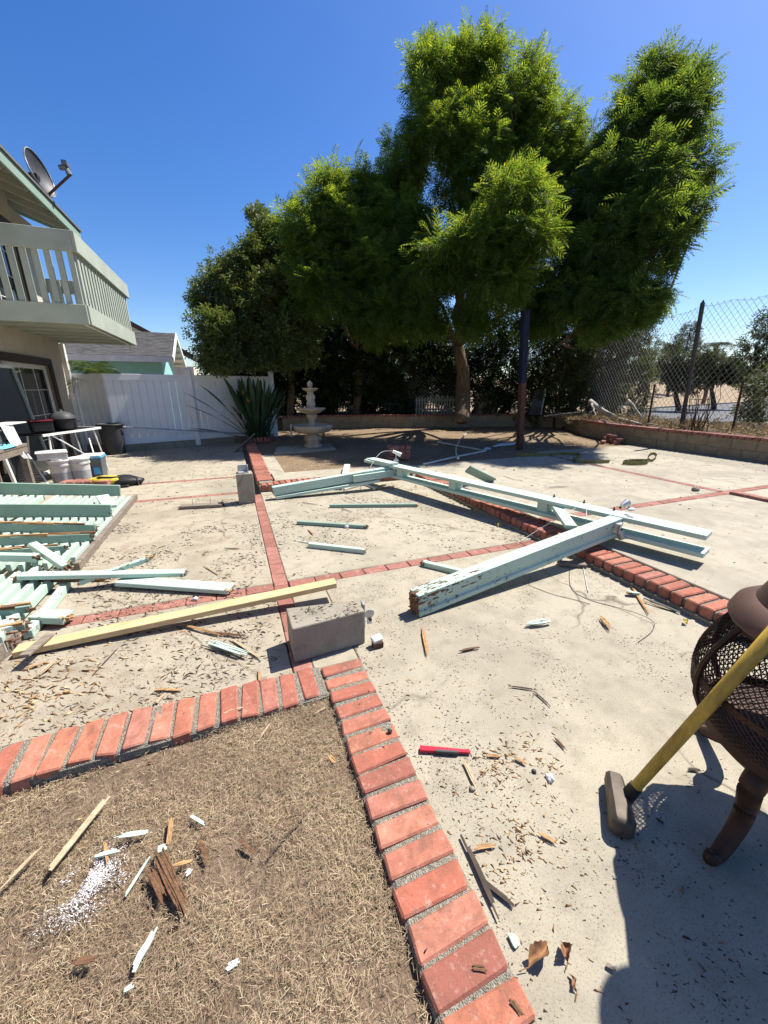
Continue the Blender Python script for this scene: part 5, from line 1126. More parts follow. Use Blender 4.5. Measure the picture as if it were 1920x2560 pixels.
# tow strap snaking over the upper patio
M['strap'] = plain('olive_strap', (0.22, 0.205, 0.07), (0.13, 0.12, 0.05), 12, 0.9)
ts = thing('tow_strap', 'olive webbing strap snaking over the upper patio to a coil', 'strap', (6.4, 5.6, UZ))
def ribbon(mb, pts_, w, th=0.006):
    for a, b in zip(pts_[:-1], pts_[1:]): mb.bar(a, b+(b-a)*0.08, th, w)
way = [(1290, 1139), (1340, 1142), (1400, 1138), (1445, 1139), (1452, 1144), (1432, 1152), (1440, 1157), (1490, 1159), (1530, 1158)]
pts_ = []; W = [G(x, y, UZ) for x, y in way]
for i in range(len(W)-1):
    for k_ in range(5): pts_.append(W[i].lerp(W[i+1], k_/5)+Vector((0, 0, 0.035)))
q = MB(); ribbon(q, pts_, 0.06); q.build('tail', M['strap'], ts)
cc = G(1590, 1160, UZ); q = MB(); ribbon(q, [cc+Vector((0.33*math.cos(t)*(1-0.04*t), 0.16*math.sin(t)*(1-0.04*t), 0.035)) for t in np.linspace(0, 14, 60)], 0.06); q.build('coil', M['strap'], ts)
cc = G(1615, 1152, UZ); q = MB(); ribbon(q, [cc+Vector((0.10*math.cos(t), 0.03*math.sin(t)-0.1, 0.09+0.06*math.sin(t+0.5))) for t in np.linspace(0, 6.3, 20)], 0.05); q.build('loop', M['strap'], ts)
# ------------------------------------------------------------------ rubbish bin by the vinyl fence
tc = Vector((-2.62, 10.55, 0)); o = thing('trash_can', 'dark grey plastic trash can against the white fence', 'trash can', tc)
q = MB(); q.lathe([(0.19, 0.0), (0.20, 0.01), (0.225, 0.32), (0.245, 0.62), (0.262, 0.63), (0.268, 0.68), (0.25, 0.685), (0.235, 0.66), (0.19, 0.05), (0.01, 0.04)], tc, 28, wob=0.006); q.build('body', M['dkgrey'], o, True)
for s_ in (-1, 1): q = MB(); q.tube([tc+Vector((s_*0.25, -0.09, 0.60)), tc+Vector((s_*0.31, -0.06, 0.58)), tc+Vector((s_*0.31, 0.06, 0.58)), tc+Vector((s_*0.25, 0.09, 0.60))], 0.016, 6); q.build('handle', M['dkgrey'], o, True)
q = MB(); q.lathe([(0.262, 0.625), (0.275, 0.64), (0.275, 0.665), (0.26, 0.68)], tc, 28, cap=False); q.build('rim', M['black'], o, True)
o = thing('fence_rail', 'grey pipe leaning along the foot of the white fence', 'pipe', (-1.5, 10.8, 0.5)); a = ony(252, 1064, 10.45); b = ony(650, 1086, 11.55)
q = MB(); q.tube([a, b], 0.016, 8); q.build('tube', M['galv'], o, True)

# ------------------------------------------------------------------ house side clutter
fo_ = thing('folding_table', 'folding table with white metal legs beside the sliding door', 'table', (-2.65, 8.0, 0))
q = MB(); ta, tb_ = Vector((-2.95, 7.55, 0.755)), Vector((-2.42, 8.45, 0.775)); q.bar(ta, tb_, 0.46, 0.025); q.build('tabletop', M['black'], fo_, bevel=0.006)
td = (tb_-ta).normalized(); tsd = td.cross(Vector((0, 0, 1)))
for e in (0.12, 0.88):
    for s_ in (-1, 1):
        a = ta.lerp(tb_, e)+tsd*s_*0.2; b = ta.lerp(tb_, 1-e if False else e)+tsd*s_*0.23+td*(0.10 if e > 0.5 else -0.1); b.z = 0
        q = MB(); q.tube([a, b], 0.012, 6); q.build('leg', M['white'], fo_, True)
q = MB(); q.tube([ta.lerp(tb_, 0.15)+tsd*0.2, Vector((*(ta.lerp(tb_, 0.95)+tsd*0.22).xy, 0.08))], 0.011, 6); q.build('brace', M['white'], fo_, True)
q = MB(); q.bar(ta+tsd*0.235, tb_+tsd*0.235, 0.02, 0.035); q.bar(tb_+tsd*0.235, tb_-tsd*0.235, 0.02, 0.035); q.build('edge_trim', M['white'], fo_)
g = Vector((-2.70, 7.92, 0.79)); o = thing('roasting_pot', 'black enamel roasting pot with a domed lid on the folding table', 'pot', g)
q = MB(); q.lathe([(0.15, 0), (0.17, 0.02), (0.175, 0.17), (0.185, 0.175)], g+Vector((0.06, 0.1, 0)), 24); q.build('body', M['black'], o, True)
q = MB(); q.lathe([(0.185, 0.178), (0.17, 0.22), (0.11, 0.275), (0.03, 0.295), (0.02, 0.32), (0.005, 0.325)], g+Vector((0.06, 0.1, 0)), 24); q.build('lid', M['dkgrey'], o, True)
for s_ in (-1, 1): q = MB(); c_ = g+Vector((0.06, 0.1, 0.13)); q.tube([c_+Vector((s_*0.17, -0.05, 0)), c_+Vector((s_*0.23, -0.03, 0)), c_+Vector((s_*0.23, 0.03, 0)), c_+Vector((s_*0.17, 0.05, 0))], 0.009, 6); q.build('handle', M['black'], o, True)
M['dkred'] = plain('dark_red_plastic', (0.16, 0.012, 0.02), None, 8, 0.4)
o = thing('storage_tub', 'black tub with a dark red rim on the folding table', 'tub', g+Vector((-0.14, -0.2, 0)))
q = MB(); c_ = g+Vector((-0.13, -0.22, 0.085)); q.box(c_, (0.26, 0.30, 0.17), rotm(0, 0, 0.5)); q.build('body', M['black'], o, bevel=0.02); q = MB(); q.box(c_+Vector((0, 0, 0.09)), (0.28, 0.32, 0.018), rotm(0, 0, 0.5)); q.build('rim', M['dkred'], o, bevel=0.004)
# leaning screen door
o = thing('screen_door', 'white framed glass screen door leaning on the house wall', 'door', (-3.2, 8.1, 0))
def lean(y, z): return Vector((-3.16-0.16*z/1.78, y, z))
M['screen'] = plain('dim_doorway_pane', (0.04, 0.045, 0.045), (0.03, 0.033, 0.033), 3, 0.35)  # gloom of the doorway behind the clear pane, put into its colour
for a, b in (((7.25, 0.0), (7.25, 1.78)), ((8.62, 0), (8.55, 1.78)), ((7.25, 1.78), (8.55, 1.78)), ((7.25, 0.03), (8.62, 0.03))): q = MB(); q.bar(lean(*a), lean(*b), 0.05, 0.035, (1, 0, 0)); q.build('rail', M['bal_paint'] if a[0] > 8 else M['white'], o)
q = MB(); q.add([lean(7.27, 0.03)-Vector((0.01, 0, 0)), lean(8.6, 0.03)-Vector((0.01, 0, 0)), lean(8.53, 1.76)-Vector((0.01, 0, 0)), lean(7.27, 1.76)-Vector((0.01, 0, 0)), lean(7.27, 0.03)-Vector((0.018, 0, 0)), lean(8.6, 0.03)-Vector((0.018, 0, 0)), lean(8.53, 1.76)-Vector((0.018, 0, 0)), lean(7.27, 1.76)-Vector((0.018, 0, 0))], [(0, 1, 2, 3), (7, 6, 5, 4), (0, 4, 5, 1), (1, 5, 6, 2), (2, 6, 7, 3), (3, 7, 4, 0)]); q.build('pane', M['screen'], o)
# work bench with oven, towel, blue cloth
bx0 = Vector((-3.02, 6.95, 0)); o = thing('work_bench', 'weathered wooden bench under the toaster oven at the left edge', 'bench', bx0)
for i in range(4): q = MB(); q.bar((-2.78-0.12*i, 6.35, 0.70), (-2.78-0.12*i, 7.42, 0.70), 0.112, 0.035); q.build('top_plank', M['old_wood'], o, bevel=0.003)
q = MB(); q.bar((-2.75, 6.35, 0.64), (-2.75, 7.42, 0.64), 0.035, 0.09); q.bar((-3.16, 7.40, 0.64), (-2.75, 7.40, 0.64), 0.035, 0.09); q.build('apron', M['old_wood'], o)
for x_, y_ in ((-2.78, 7.36), (-3.14, 7.36), (-2.78, 6.42), (-3.14, 6.42)): q = MB(); q.bar((x_, y_, 0), (x_, y_, 0.68), 0.07, 0.07, (1, 0, 0)); q.build('leg', M['old_wood'], o)
ov = Vector((-3.0, 6.98, 0.72)); o = thing('toaster_oven', 'brushed grey toaster oven on the wooden bench', 'oven', ov)
q = MB(); q.box(ov+Vector((0, 0, 0.13)), (0.34, 0.50, 0.25)); q.build('body', M['galv'], o, bevel=0.02, seg=2)
q = MB(); q.box(ov+Vector((0.174, -0.03, 0.14)), (0.012, 0.34, 0.17)); q.build('door', M['steel_grey'], o, bevel=0.008); q = MB(); q.tube([ov+Vector((0.20, -0.18, 0.21)), ov+Vector((0.20, 0.12, 0.21))], 0.008, 6); q.build('handle', M['galv'], o, True)
for k_ in range(3): q = MB(); q.lathe([(0.016, 0), (0.014, 0.02)], ov+Vector((0.17, 0.19, 0.06+0.07*k_)), 10, R=rotm(0, Rz90)); q.build('knob', M['black'], o)
o = thing('shelf_board', 'thin white shelf board across the top of the toaster oven', 'shelf', (-2.9, 7.0, 0.985)); q = MB(); q.bar((-2.98, 6.3, 0.985), (-2.86, 7.62, 0.99), 0.24, 0.014); q.build('sheet', M['white'], o)
M['towel'] = plain('white_towel', (0.72, 0.72, 0.73), (0.58, 0.58, 0.60), 14, 0.95, 0, 0.3)
o = thing('towel', 'white towel hanging from the toaster oven over the bench edge', 'towel', (-2.8, 7.25, 0.8)); V = []
for i in range(22):
    t = i/21; dr = max(0, t-0.25)/0.75
    for j in range(15):
        u = j/14; V.append((-2.98+0.19*min(1, t/0.25)+0.05*dr+0.016*math.sin(u*13+t*2.0)*dr+0.01*math.sin(u*5+t*7)*dr, 7.02+0.30*u*(1-0.12*dr)+0.20*dr*dr+0.012*math.sin(t*5), 0.998-0.46*dr-0.05*dr*u-0.004*math.sin(u*9)))
q = MB(); q.add(V, [(i*15+j, i*15+j+1, (i+1)*15+j+1, (i+1)*15+j) for i in range(21) for j in range(14)]); q.build('drape', M['towel'], o, 'all')
M['bluecloth'] = plain('light_blue_cloth', (0.16, 0.58, 0.72), (0.10, 0.42, 0.55), 14, 0.9)
o = thing('blue_cloth', 'crumpled light blue cloth on the bench in front of the oven', 'cloth', (-2.76, 6.95, 0.72)); q = MB(); V = []
for i in range(8):
    for j in range(10): V.append((-2.82+0.016*i, 6.80+0.035*j, 0.722+0.05*abs(math.sin(i*1.3+j*0.9))*math.sin(math.pi*i/7)*math.sin(math.pi*j/9)))
q.add(V, [(i*10+j, i*10+j+1, (i+1)*10+j+1, (i+1)*10+j) for i in range(7) for j in range(9)]); q.build('fold', M['bluecloth'], o, 'all')
for nm_ in ('work_bench', 'toaster_oven', 'shelf_board', 'towel', 'blue_cloth'): bpy.data.objects[nm_].location.y -= 0.58
# strapped lounge chair back leaning
M['strapgrey'] = plain('grey_webbing', (0.36, 0.36, 0.36), (0.24, 0.24, 0.25), 16, 0.8)
o = thing('lounge_chair', 'folded lounge chair with grey straps leaning in front of the bench', 'chair', (-2.85, 7.2, 0))
c00, c10, c01, c11 = G(41, 1216, 0.02), G(124, 1217, 0.02), G(6, 1143, 0.43), G(70, 1133, 0.45)
for a, b in ((c00, c01), (c10, c11), (c01, c11), (c00, c10)): q = MB(); q.tube([a, b], 0.014, 8); q.build('frame', M['white'], o, True)
for i in range(17):
    t = (i+0.5)/17; q = MB(); q.bar(c00.lerp(c01, t), c10.lerp(c11, t), 0.026, 0.006, (0.75, 0.3, 0.6)); q.build('strap', M['strapgrey'], o)
for a, b in ((c10.lerp(c11, 0.5), c10.lerp(c11, 0.5)+Vector((0.22, 0.05, 0.0))), (c00, c00+Vector((-0.02, -0.35, 0.02)))): q = MB(); q.tube([a, b], 0.016, 8); q.build('arm', M['white'], o, True)
# buckets, box and cooler
M['bucket'] = plain('white_bucket', (0.60, 0.58, 0.54), (0.46, 0.44, 0.41), 6, 0.5)
def bucket(label, c, h=0.37, r=0.145):
    o = thing('bucket', label, 'bucket', c, 'white plastic buckets'); c = Vector(c)
    q = MB(); q.lathe([(r*0.86, 0), (r*0.88, 0.01), (r*0.97, h*0.78), (r*1.06, h*0.79), (r*1.06, h*0.85), (r, h*0.86), (r*1.01, h*0.96), (r*1.06, h)], c, 24); q.build('body', M['bucket'], o, True)
    q = MB(); q.lathe([(r*1.08, h*0.98), (r*1.1, h*1.0), (r*1.08, h*1.04), (r*0.95, h*1.05), (r*0.9, h*1.03)], c, 24); q.build('lid', M['white'], o, True)
    q = MB(); q.tube([c+Vector((r*1.04*math.cos(t), r*1.04*math.sin(t), h*(0.80-0.35*math.sin(t)*0.9))) for t in np.linspace(math.pi, 2*math.pi, 12)], 0.003, 4); q.build('handle', M['galv'], o)
    q = MB(); q.lathe([(r*0.905, h*0.10), (r*0.945, h*0.52)], c, 24, cap=False); q.build('label_band', M['strapgrey'], o, True)
bucket('white plastic bucket beside the grey cooler, white box on top', (-2.62, 7.40, 0.0)); bucket('white plastic bucket behind the other bucket and the cooler', (-2.40, 7.50, 0))
o = thing('white_box', 'battered white box lying on top of the bucket', 'box', (-2.66, 7.42, 0.395)); q = MB(); q.box((-2.69, 7.42, 0.445), (0.36, 0.30, 0.095), rotm(0, 0.03, 0.35)); q.build('carton', M['bucket'], o, bevel=0.006); q = MB(); q.box((-2.69, 7.42, 0.505), (0.385, 0.325, 0.022), rotm(0, 0.03, 0.35)); q.build('lid', M['white'], o, bevel=0.004)
M['coolgrey'] = plain('cooler_grey', (0.12, 0.125, 0.135), (0.09, 0.095, 0.10), 5, 0.5); M['tape'] = plain('blue_tape', (0.08, 0.36, 0.60), (0.05, 0.26, 0.48), 9, 0.6)
cc_ = Vector((-2.26, 7.72, 0)); o = thing('cooler', 'grey cooler bin with blue tape beside the buckets', 'cooler', cc_)
q = MB(); q.extr([(-0.125, -0.13), (0.125, -0.13), (0.125, 0.13), (-0.125, 0.13)], cc_, cc_+Vector((0, 0, 0.37)), (0, 1, 0), [(-0.15, -0.15), (0.15, -0.15), (0.15, 0.15), (-0.15, 0.15)]); q.build('body', M['coolgrey'], o, bevel=0.015, seg=2)
q = MB(); q.box(cc_+Vector((0, 0, 0.385)), (0.29, 0.29, 0.03)); q.build('lid', M['white'], o, bevel=0.008); q = MB(); q.box(cc_+Vector((0, 0, 0.355)), (0.312, 0.312, 0.022)); q.build('tape_band', M['tape'], o, bevel=0.002)
q = MB(); q.box(cc_+Vector((0.06, -0.143, 0.14)), (0.09, 0.006, 0.11)); q.build('tape_patch', M['tape'], o); q = MB(); q.box(cc_+Vector((-0.11, -0.143, 0.14)), (0.08, 0.006, 0.03)); q.build('tape_patch', M['tape'], o)
o = thing('broom', 'broom with a black head lying behind the cooler', 'broom', (-2.38, 8.25, 0)); q = MB(); q.tube([(-2.30, 8.02, 0.05), (-2.55, 8.75, 0.55)], 0.012, 8); q.build('handle', M['white'], o, True); q = MB(); q.box((-2.28, 7.98, 0.035), (0.16, 0.07, 0.06), rotm(0, 0, 0.4)); q.build('head', M['black'], o, bevel=0.008)
# red paver heap and bag
o = thing('paver_heap', 'low heap of red pavers behind the long green rafter', 'pavers', (-2.3, 6.9, 0))
for r_ in range(2):
    for i in range(9): place(cb, M['brick'], 'brick', (-2.75+0.11*i, 6.98-0.025*i+random.uniform(-0.02, 0.02), 0.034+0.067*r_), 1.35+random.uniform(-0.08, 0.08), o, 0.03) if (r_ == 0 or i > 2) else None
M['yellowbag'] = plain('yellow_fabric', (0.62, 0.47, 0.06), (0.46, 0.33, 0.04), 10, 0.85, 0, 0.3)
bg = Vector((-1.86, 6.88, 0)); o = thing('tool_bag', 'yellow and black soft tool bag on the patio by the pavers', 'bag', bg)
def blob(mb, c, r, n=10, m=16, seed=0, rough_=0.22):
    V = [];
    for i in range(n+1):
        ph = math.pi*i/n
        for j in range(m):
            th = 2*math.pi*j/m; d = Vector((math.sin(ph)*math.cos(th), math.sin(ph)*math.sin(th), math.cos(ph))); k_ = 1+rough_*mnoise.noise(d*1.8+Vector((seed, 0, 0)))
            p = Vector((d.x*r[0]*k_, d.y*r[1]*k_, d.z*r[2]*k_)); p.z = max(p.z, -r[2]*0.55); V.append(Vector(c)+p)
    mb.add(V, [(i*m+j, i*m+(j+1) % m, (i+1)*m+(j+1) % m, (i+1)*m+j) for i in range(n) for j in range(m)])
q = MB(); blob(q, bg+Vector((-0.08, 0, 0.10)), (0.26, 0.15, 0.075), seed=3); q.build('body', M['yellowbag'], o, 'all')
q = MB(); blob(q, bg+Vector((0.10, 0.06, 0.06)), (0.34, 0.17, 0.10), seed=8); q.build('side_pocket', M['black'], o, 'all')
q = MB(); q.box(bg+Vector((-0.05, -0.02, 0.02)), (0.62, 0.26, 0.04)); q.build('base', M['black'], o, bevel=0.015)
q = MB(); q.tube([bg+Vector((-0.20, -0.06, 0.14)), bg+Vector((-0.10, -0.10, 0.18)), bg+Vector((0.05, -0.08, 0.16)), bg+Vector((0.14, -0.02, 0.15))], 0.014, 6); q.build('strap', M['black'], o, True)
q = MB(); q.tube([bg+Vector((0.28, 0.02, 0.12)), bg+Vector((0.36, -0.02, 0.10)), bg+Vector((0.38, -0.06, 0.01))], 0.012, 6); q.build('strap', M['black'], o, True)

# ------------------------------------------------------------------ fire pit with mesh body at the right edge
fc_ = Vector((1.60, 0.41, 0)); M['pit'] = plain('brown_rusted_steel', (0.062, 0.034, 0.025), (0.032, 0.02, 0.016), 9, 0.62, 0.4, 0.25, 0.002)
M['hood'] = plain('brown_hood_steel', (0.15, 0.092, 0.072), (0.11, 0.066, 0.052), 5, 0.55, 0.45, 0.1, 0.001)
fpit = thing('fire_pit', 'brown steel mesh fire pit with a conical hood on curved legs', 'fire pit', fc_)
prof = [(0.235, 0.36), (0.275, 0.41), (0.302, 0.47), (0.31, 0.53), (0.305, 0.59), (0.285, 0.65), (0.255, 0.71), (0.235, 0.74)]
def prad(z):
    for (r0, z0), (r1, z1) in zip(prof[:-1], prof[1:]):
        if z0 <= z <= z1: return r0+(r1-r0)*(z-z0)/(z1-z0)
    return prof[-1][0]
q = MB(); nw = 96
for sg in (-1, 1):
    for k_ in range(nw):
        pts_ = []
        for i in range(15):
            t = i/14; z = 0.365+0.375*t; a = 2*math.pi*k_/nw+sg*t*1.25; r_ = prad(z); pts_.append(fc_+Vector((r_*math.cos(a), r_*math.sin(a), z)))
        q.tube(pts_, 0.0020, 3, cap=False)
q.build('wire_mesh', M['pit'], fpit)
def ring(nm, r_, z, hgt, th=0.01): q = MB(); q.lathe([(r_, z-hgt/2), (r_+th, z-hgt/2), (r_+th, z+hgt/2), (r_, z+hgt/2), (r_, z-hgt/2)], fc_, 48, cap=False); return q.build(nm, M['pit'], fpit, True)
ring('lower_band', 0.245, 0.375, 0.05); ring('middle_band', 0.302, 0.53, 0.022, 0.008); ring('upper_band', 0.235, 0.742, 0.03)
for k_ in range(6):
    a = 2*math.pi*(k_+0.35)/6; q = MB(); q.tube([fc_+Vector(((r_+0.004)*math.cos(a), (r_+0.004)*math.sin(a), z)) for r_, z in prof], 0.010, 6); q.build('rib', M['pit'], fpit, True)
q = MB(); q.lathe([(0.24, 0.385), (0.235, 0.33), (0.19, 0.285), (0.10, 0.262), (0.02, 0.258)], fc_, 36); q.build('bowl', M['pit'], fpit, True)
q = MB(); q.lathe([(0.258, 0.748), (0.262, 0.755), (0.25, 0.79), (0.215, 0.815), (0.205, 0.82), (0.165, 0.92), (0.115, 1.05), (0.095, 1.12), (0.095, 1.30)], fc_, 48, cap=False); q.build('hood', M['hood'], fpit, True)
q = MB(); q.lathe([(0.13, 1.33), (0.145, 1.335), (0.13, 1.37), (0.07, 1.41), (0.02, 1.425)], fc_, 32); 
for a in (0.3, 2.4, 4.5): q.bar(fc_+Vector((0.09*math.cos(a), 0.09*math.sin(a), 1.28)), fc_+Vector((0.10*math.cos(a), 0.10*math.sin(a), 1.34)), 0.015, 0.006)
q.build('chimney_cap', M['hood'], fpit, True)
# side loop handle
for foot in ((1.285, 0.395), (1.775, 0.72), (1.72, 0.10)):
    f = Vector((*foot, 0)); od = (f-fc_); od.z = 0; L = od.length; od.normalize()
    knee = fc_+od*0.225+Vector((0, 0, 0.30))
    pts_ = [fc_+od*0.20+Vector((0, 0, 0.335)), fc_+od*0.245+Vector((0, 0, 0.29)), fc_+od*0.225+Vector((0, 0, 0.20)), fc_+od*0.235+Vector((0, 0, 0.11)), fc_+od*(L-0.03)+Vector((0, 0, 0.04)), f+Vector((0, 0, 0.022)), f+od*0.035+Vector((0, 0, 0.038)), f+od*0.03+Vector((0, 0, 0.062))]
    sm = []
    for i in range(len(pts_)-1):
        a0, a1, a2, a3 = pts_[max(0, i-1)], pts_[i], pts_[i+1], pts_[min(len(pts_)-1, i+2)]
        for k_ in range(4):
            t = k_/4; sm.append(0.5*((2*a1)+(a2-a0)*t+(2*a0-5*a1+4*a2-a3)*t*t+(3*a1-a0-3*a2+a3)*t**3))
    sm.append(pts_[-1]); m_ = len(sm)-1
    q = MB(); q.tube(sm, [0.035-0.017*min(1, (i/m_)*1.25) for i in range(m_+1)], 12); q.build('leg', M['pit'], fpit, 'all')

# ------------------------------------------------------------------ sledgehammer leaning on it
M['yhandle'] = plain('worn_yellow_handle', (0.52, 0.35, 0.055), (0.24, 0.145, 0.03), 22, 0.5, 0, 0.15, 0.001, stretch=(1, 1, 0.4))
M['iron'] = plain('worn_iron', (0.11, 0.09, 0.07), (0.06, 0.05, 0.04), 14, 0.6, 0.5, 0.2, 0.002)
sh0 = Vector((1.175, 0.618, 0.06)); sh1 = Vector((1.375, 0.445, 0.905)); o = thing('sledgehammer', 'sledgehammer with a yellow handle leaning on the fire pit', 'sledgehammer', (sh0.x, sh0.y, 0))
q = MB(); q.tube([sh0, sh0.lerp(sh1, 0.03), sh0.lerp(sh1, 0.5), sh1], [0.016, 0.0175, 0.0185, 0.020], 14); q.build('handle', M['yhandle'], o, 'all')
q = MB(); hd_ = (sh1-sh0).normalized(); q.tube([sh0-hd_*0.02, sh0+hd_*0.055], [0.024, 0.021], 12); q.build('collar', M['black'], o, True)
ha, hb = Vector((1.205, 0.700, 0.040)), Vector((1.065, 0.545, 0.040)); hm = (ha+hb)/2; hx_ = (hb-ha).normalized()
def octa(s): return [(0.6*s, -s), (s, -0.6*s), (s, 0.6*s), (0.6*s, s), (-0.6*s, s), (-s, 0.6*s), (-s, -0.6*s), (-0.6*s, -s)]
q = MB(); V = []; Fc = []; ups = Vector((0, 0, 1)); sds = hx_.cross(ups).normalized()
for t, s_, v_ in ((0, 0.020, 0.022), (0.04, 0.028, 0.031), (0.18, 0.030, 0.034), (0.34, 0.033, 0.036), (0.5, 0.033, 0.036), (0.68, 0.036, 0.040), (0.90, 0.038, 0.040), (0.97, 0.033, 0.035), (1.0, 0.024, 0.026)):
    c_ = ha.lerp(hb, t)
    for a_, b_ in octa(1.0): V.append(c_+sds*a_*s_+ups*b_*v_)
for i in range(8):
    for j in range(8): Fc.append((i*8+j, i*8+(j+1) % 8, (i+1)*8+(j+1) % 8, (i+1)*8+j))
Fc += [tuple(range(7, -1, -1)), tuple(64+j for j in range(8))]; q.add(V, Fc)
hdo = q.build('head', M['iron'], o, True)

# ------------------------------------------------------------------ small hand tools and litter
M['red'] = plain('red_plastic', (0.55, 0.015, 0.045), (0.42, 0.01, 0.03), 14, 0.35)
a, b = G(1050, 1872, 0.012), G(1176, 1880, 0.012); o = thing('utility_knife', 'red and grey utility knife on the concrete beside the brick border', 'knife', (a+b)/2)
q = MB(); q.bar(a, b, 0.026, 0.016, (0, 0, 1), 0.015, 0.012); q.build('handle', M['red'], o, bevel=0.004, seg=2); q = MB(); m_ = a.lerp(b, 0.55); q.bar(a.lerp(b, 0.28)+Vector((0, -0.010, 0.0)), a.lerp(b, 0.74)+Vector((0, -0.010, 0.0)), 0.012, 0.0185); q.build('grip', M['dkgrey'], o, bevel=0.002)
M['dryleaf'] = plain('dry_brown_leaf', (0.30, 0.155, 0.075), (0.17, 0.085, 0.04), 25, 0.8); M['yleaf'] = plain('yellow_leaf', (0.62, 0.50, 0.06), (0.42, 0.34, 0.05), 30, 0.7)
def leaf(label, c, L, W, rz_, curl, mat):
    V = []; R = rotm(0, 0, rz_); nt, ns = 13, 7
    for i in range(nt):
        t = i/(nt-1); w_ = (math.sin(math.pi*min(1, t*0.97+0.02))**0.75)*(1-0.25*t)+0.02; w_ *= 1+0.10*math.sin(i*2.3)
        for j in range(ns):
            s_ = j/(ns-1)*2-1; fold = curl*(0.35+abs(s_)**1.3*1.5)*w_+curl*1.3*max(0, t-0.55)**1.5*(1+0.6*s_)+0.004*math.sin(t*14+s_*5)*w_
            V.append(Vector(c)+R @ Vector(((t-0.5)*L*(1-0.15*abs(s_)), s_*W/2*w_*(0.72 if curl > 0.01 else 1)+0.004*math.sin(t*7), fold)))
    q = MB(); Fc = [(i*ns+j, i*ns+j+1, (i+1)*ns+j+1, (i+1)*ns+j) for i in range(nt-1) for j in range(ns-1)]; q.add(V, Fc); q.add([v+Vector((0, 0, 0.0008)) for v in V], Fc)
    o = thing('fallen_leaf', label, 'leaf', c); q.build('blade', M[mat], o, 'all')
    q = MB(); p = Vector(c)+R @ Vector((-0.5*L, 0, curl*0.3)); q.tube([p, p+R @ Vector((-0.3*L, 0.01, -curl*0.2))], 0.0012, 4); q.build('stalk', M['dryleaf'], o)
g_ = G(1345, 2395); leaf('large curled brown leaf on the concrete near the brick border', g_+Vector((0, 0, 0.006)), 0.085, 0.052, 0.2, 0.022, 'dryleaf')
g_ = G(1410, 2385); leaf('folded brown leaf touching the larger curled one', g_+Vector((0, 0, 0.006)), 0.04, 0.045, 1.2, 0.02, 'dryleaf')
g_ = G(1432, 2460); leaf('small tan leaf close to the edge of the shadow', g_+Vector((0, 0, 0.004)), 0.035, 0.012, 1.3, 0.006, 'dryleaf')
g_ = G(1712, 1560); leaf('yellow leaf on the concrete just left of the fire pit', g_+Vector((0, 0, 0.008)), 0.045, 0.04, 1.0, 0.02, 'yleaf')
g_ = G(1248, 1316); leaf('yellow leaf lying at the foot of the brick step', g_+Vector((0, 0, 0.008)), 0.07, 0.04, 0.6, 0.02, 'yleaf')
def stick(label, px0, px1, w, mat, z=0.006, name='wood_splinter', kinds=1, group='wood splinters on the ground'):
    a, b = G(*px0, z), G(*px1, z); o = thing(name, label, 'splinter', (a+b)/2-Vector((0, 0, z)), group); d = b-a
    side = d.cross(Vector((0, 0, 1))).normalized(); u = d.normalized(); L = d.length; nk = max(2, kinds*2)
    for k_ in range(nk):
        off = side*((k_+0.5)/nk-0.5)*w+Vector((0, 0, random.uniform(0, w*0.22))); t0, t1 = random.uniform(0, 0.22), random.uniform(0.78, 1)
        if k_ == nk//2: t0, t1 = 0, 1
        wv = w/nk*random.uniform(1.0, 1.5); tv = wv*random.uniform(0.35, 0.8); q = MB()
        P = [a.lerp(b, t0+(t1-t0)*i/3)+off+side*random.gauss(0, w*0.05)+Vector((0, 0, random.uniform(0, w*0.08))) for i in range(4)]
        q.bar(P[0], P[1], wv*random.uniform(0.5, 1.0), tv*0.8, (0, 0, 1), wv, tv); q.bar(P[1], P[2], wv, tv, (0, 0, 1), wv*0.95, tv); q.bar(P[2], P[3], wv*0.95, tv, (0, 0, 1), wv*random.uniform(0.2, 0.9), tv*0.5)
        q.build('fibre', M[mat], o)
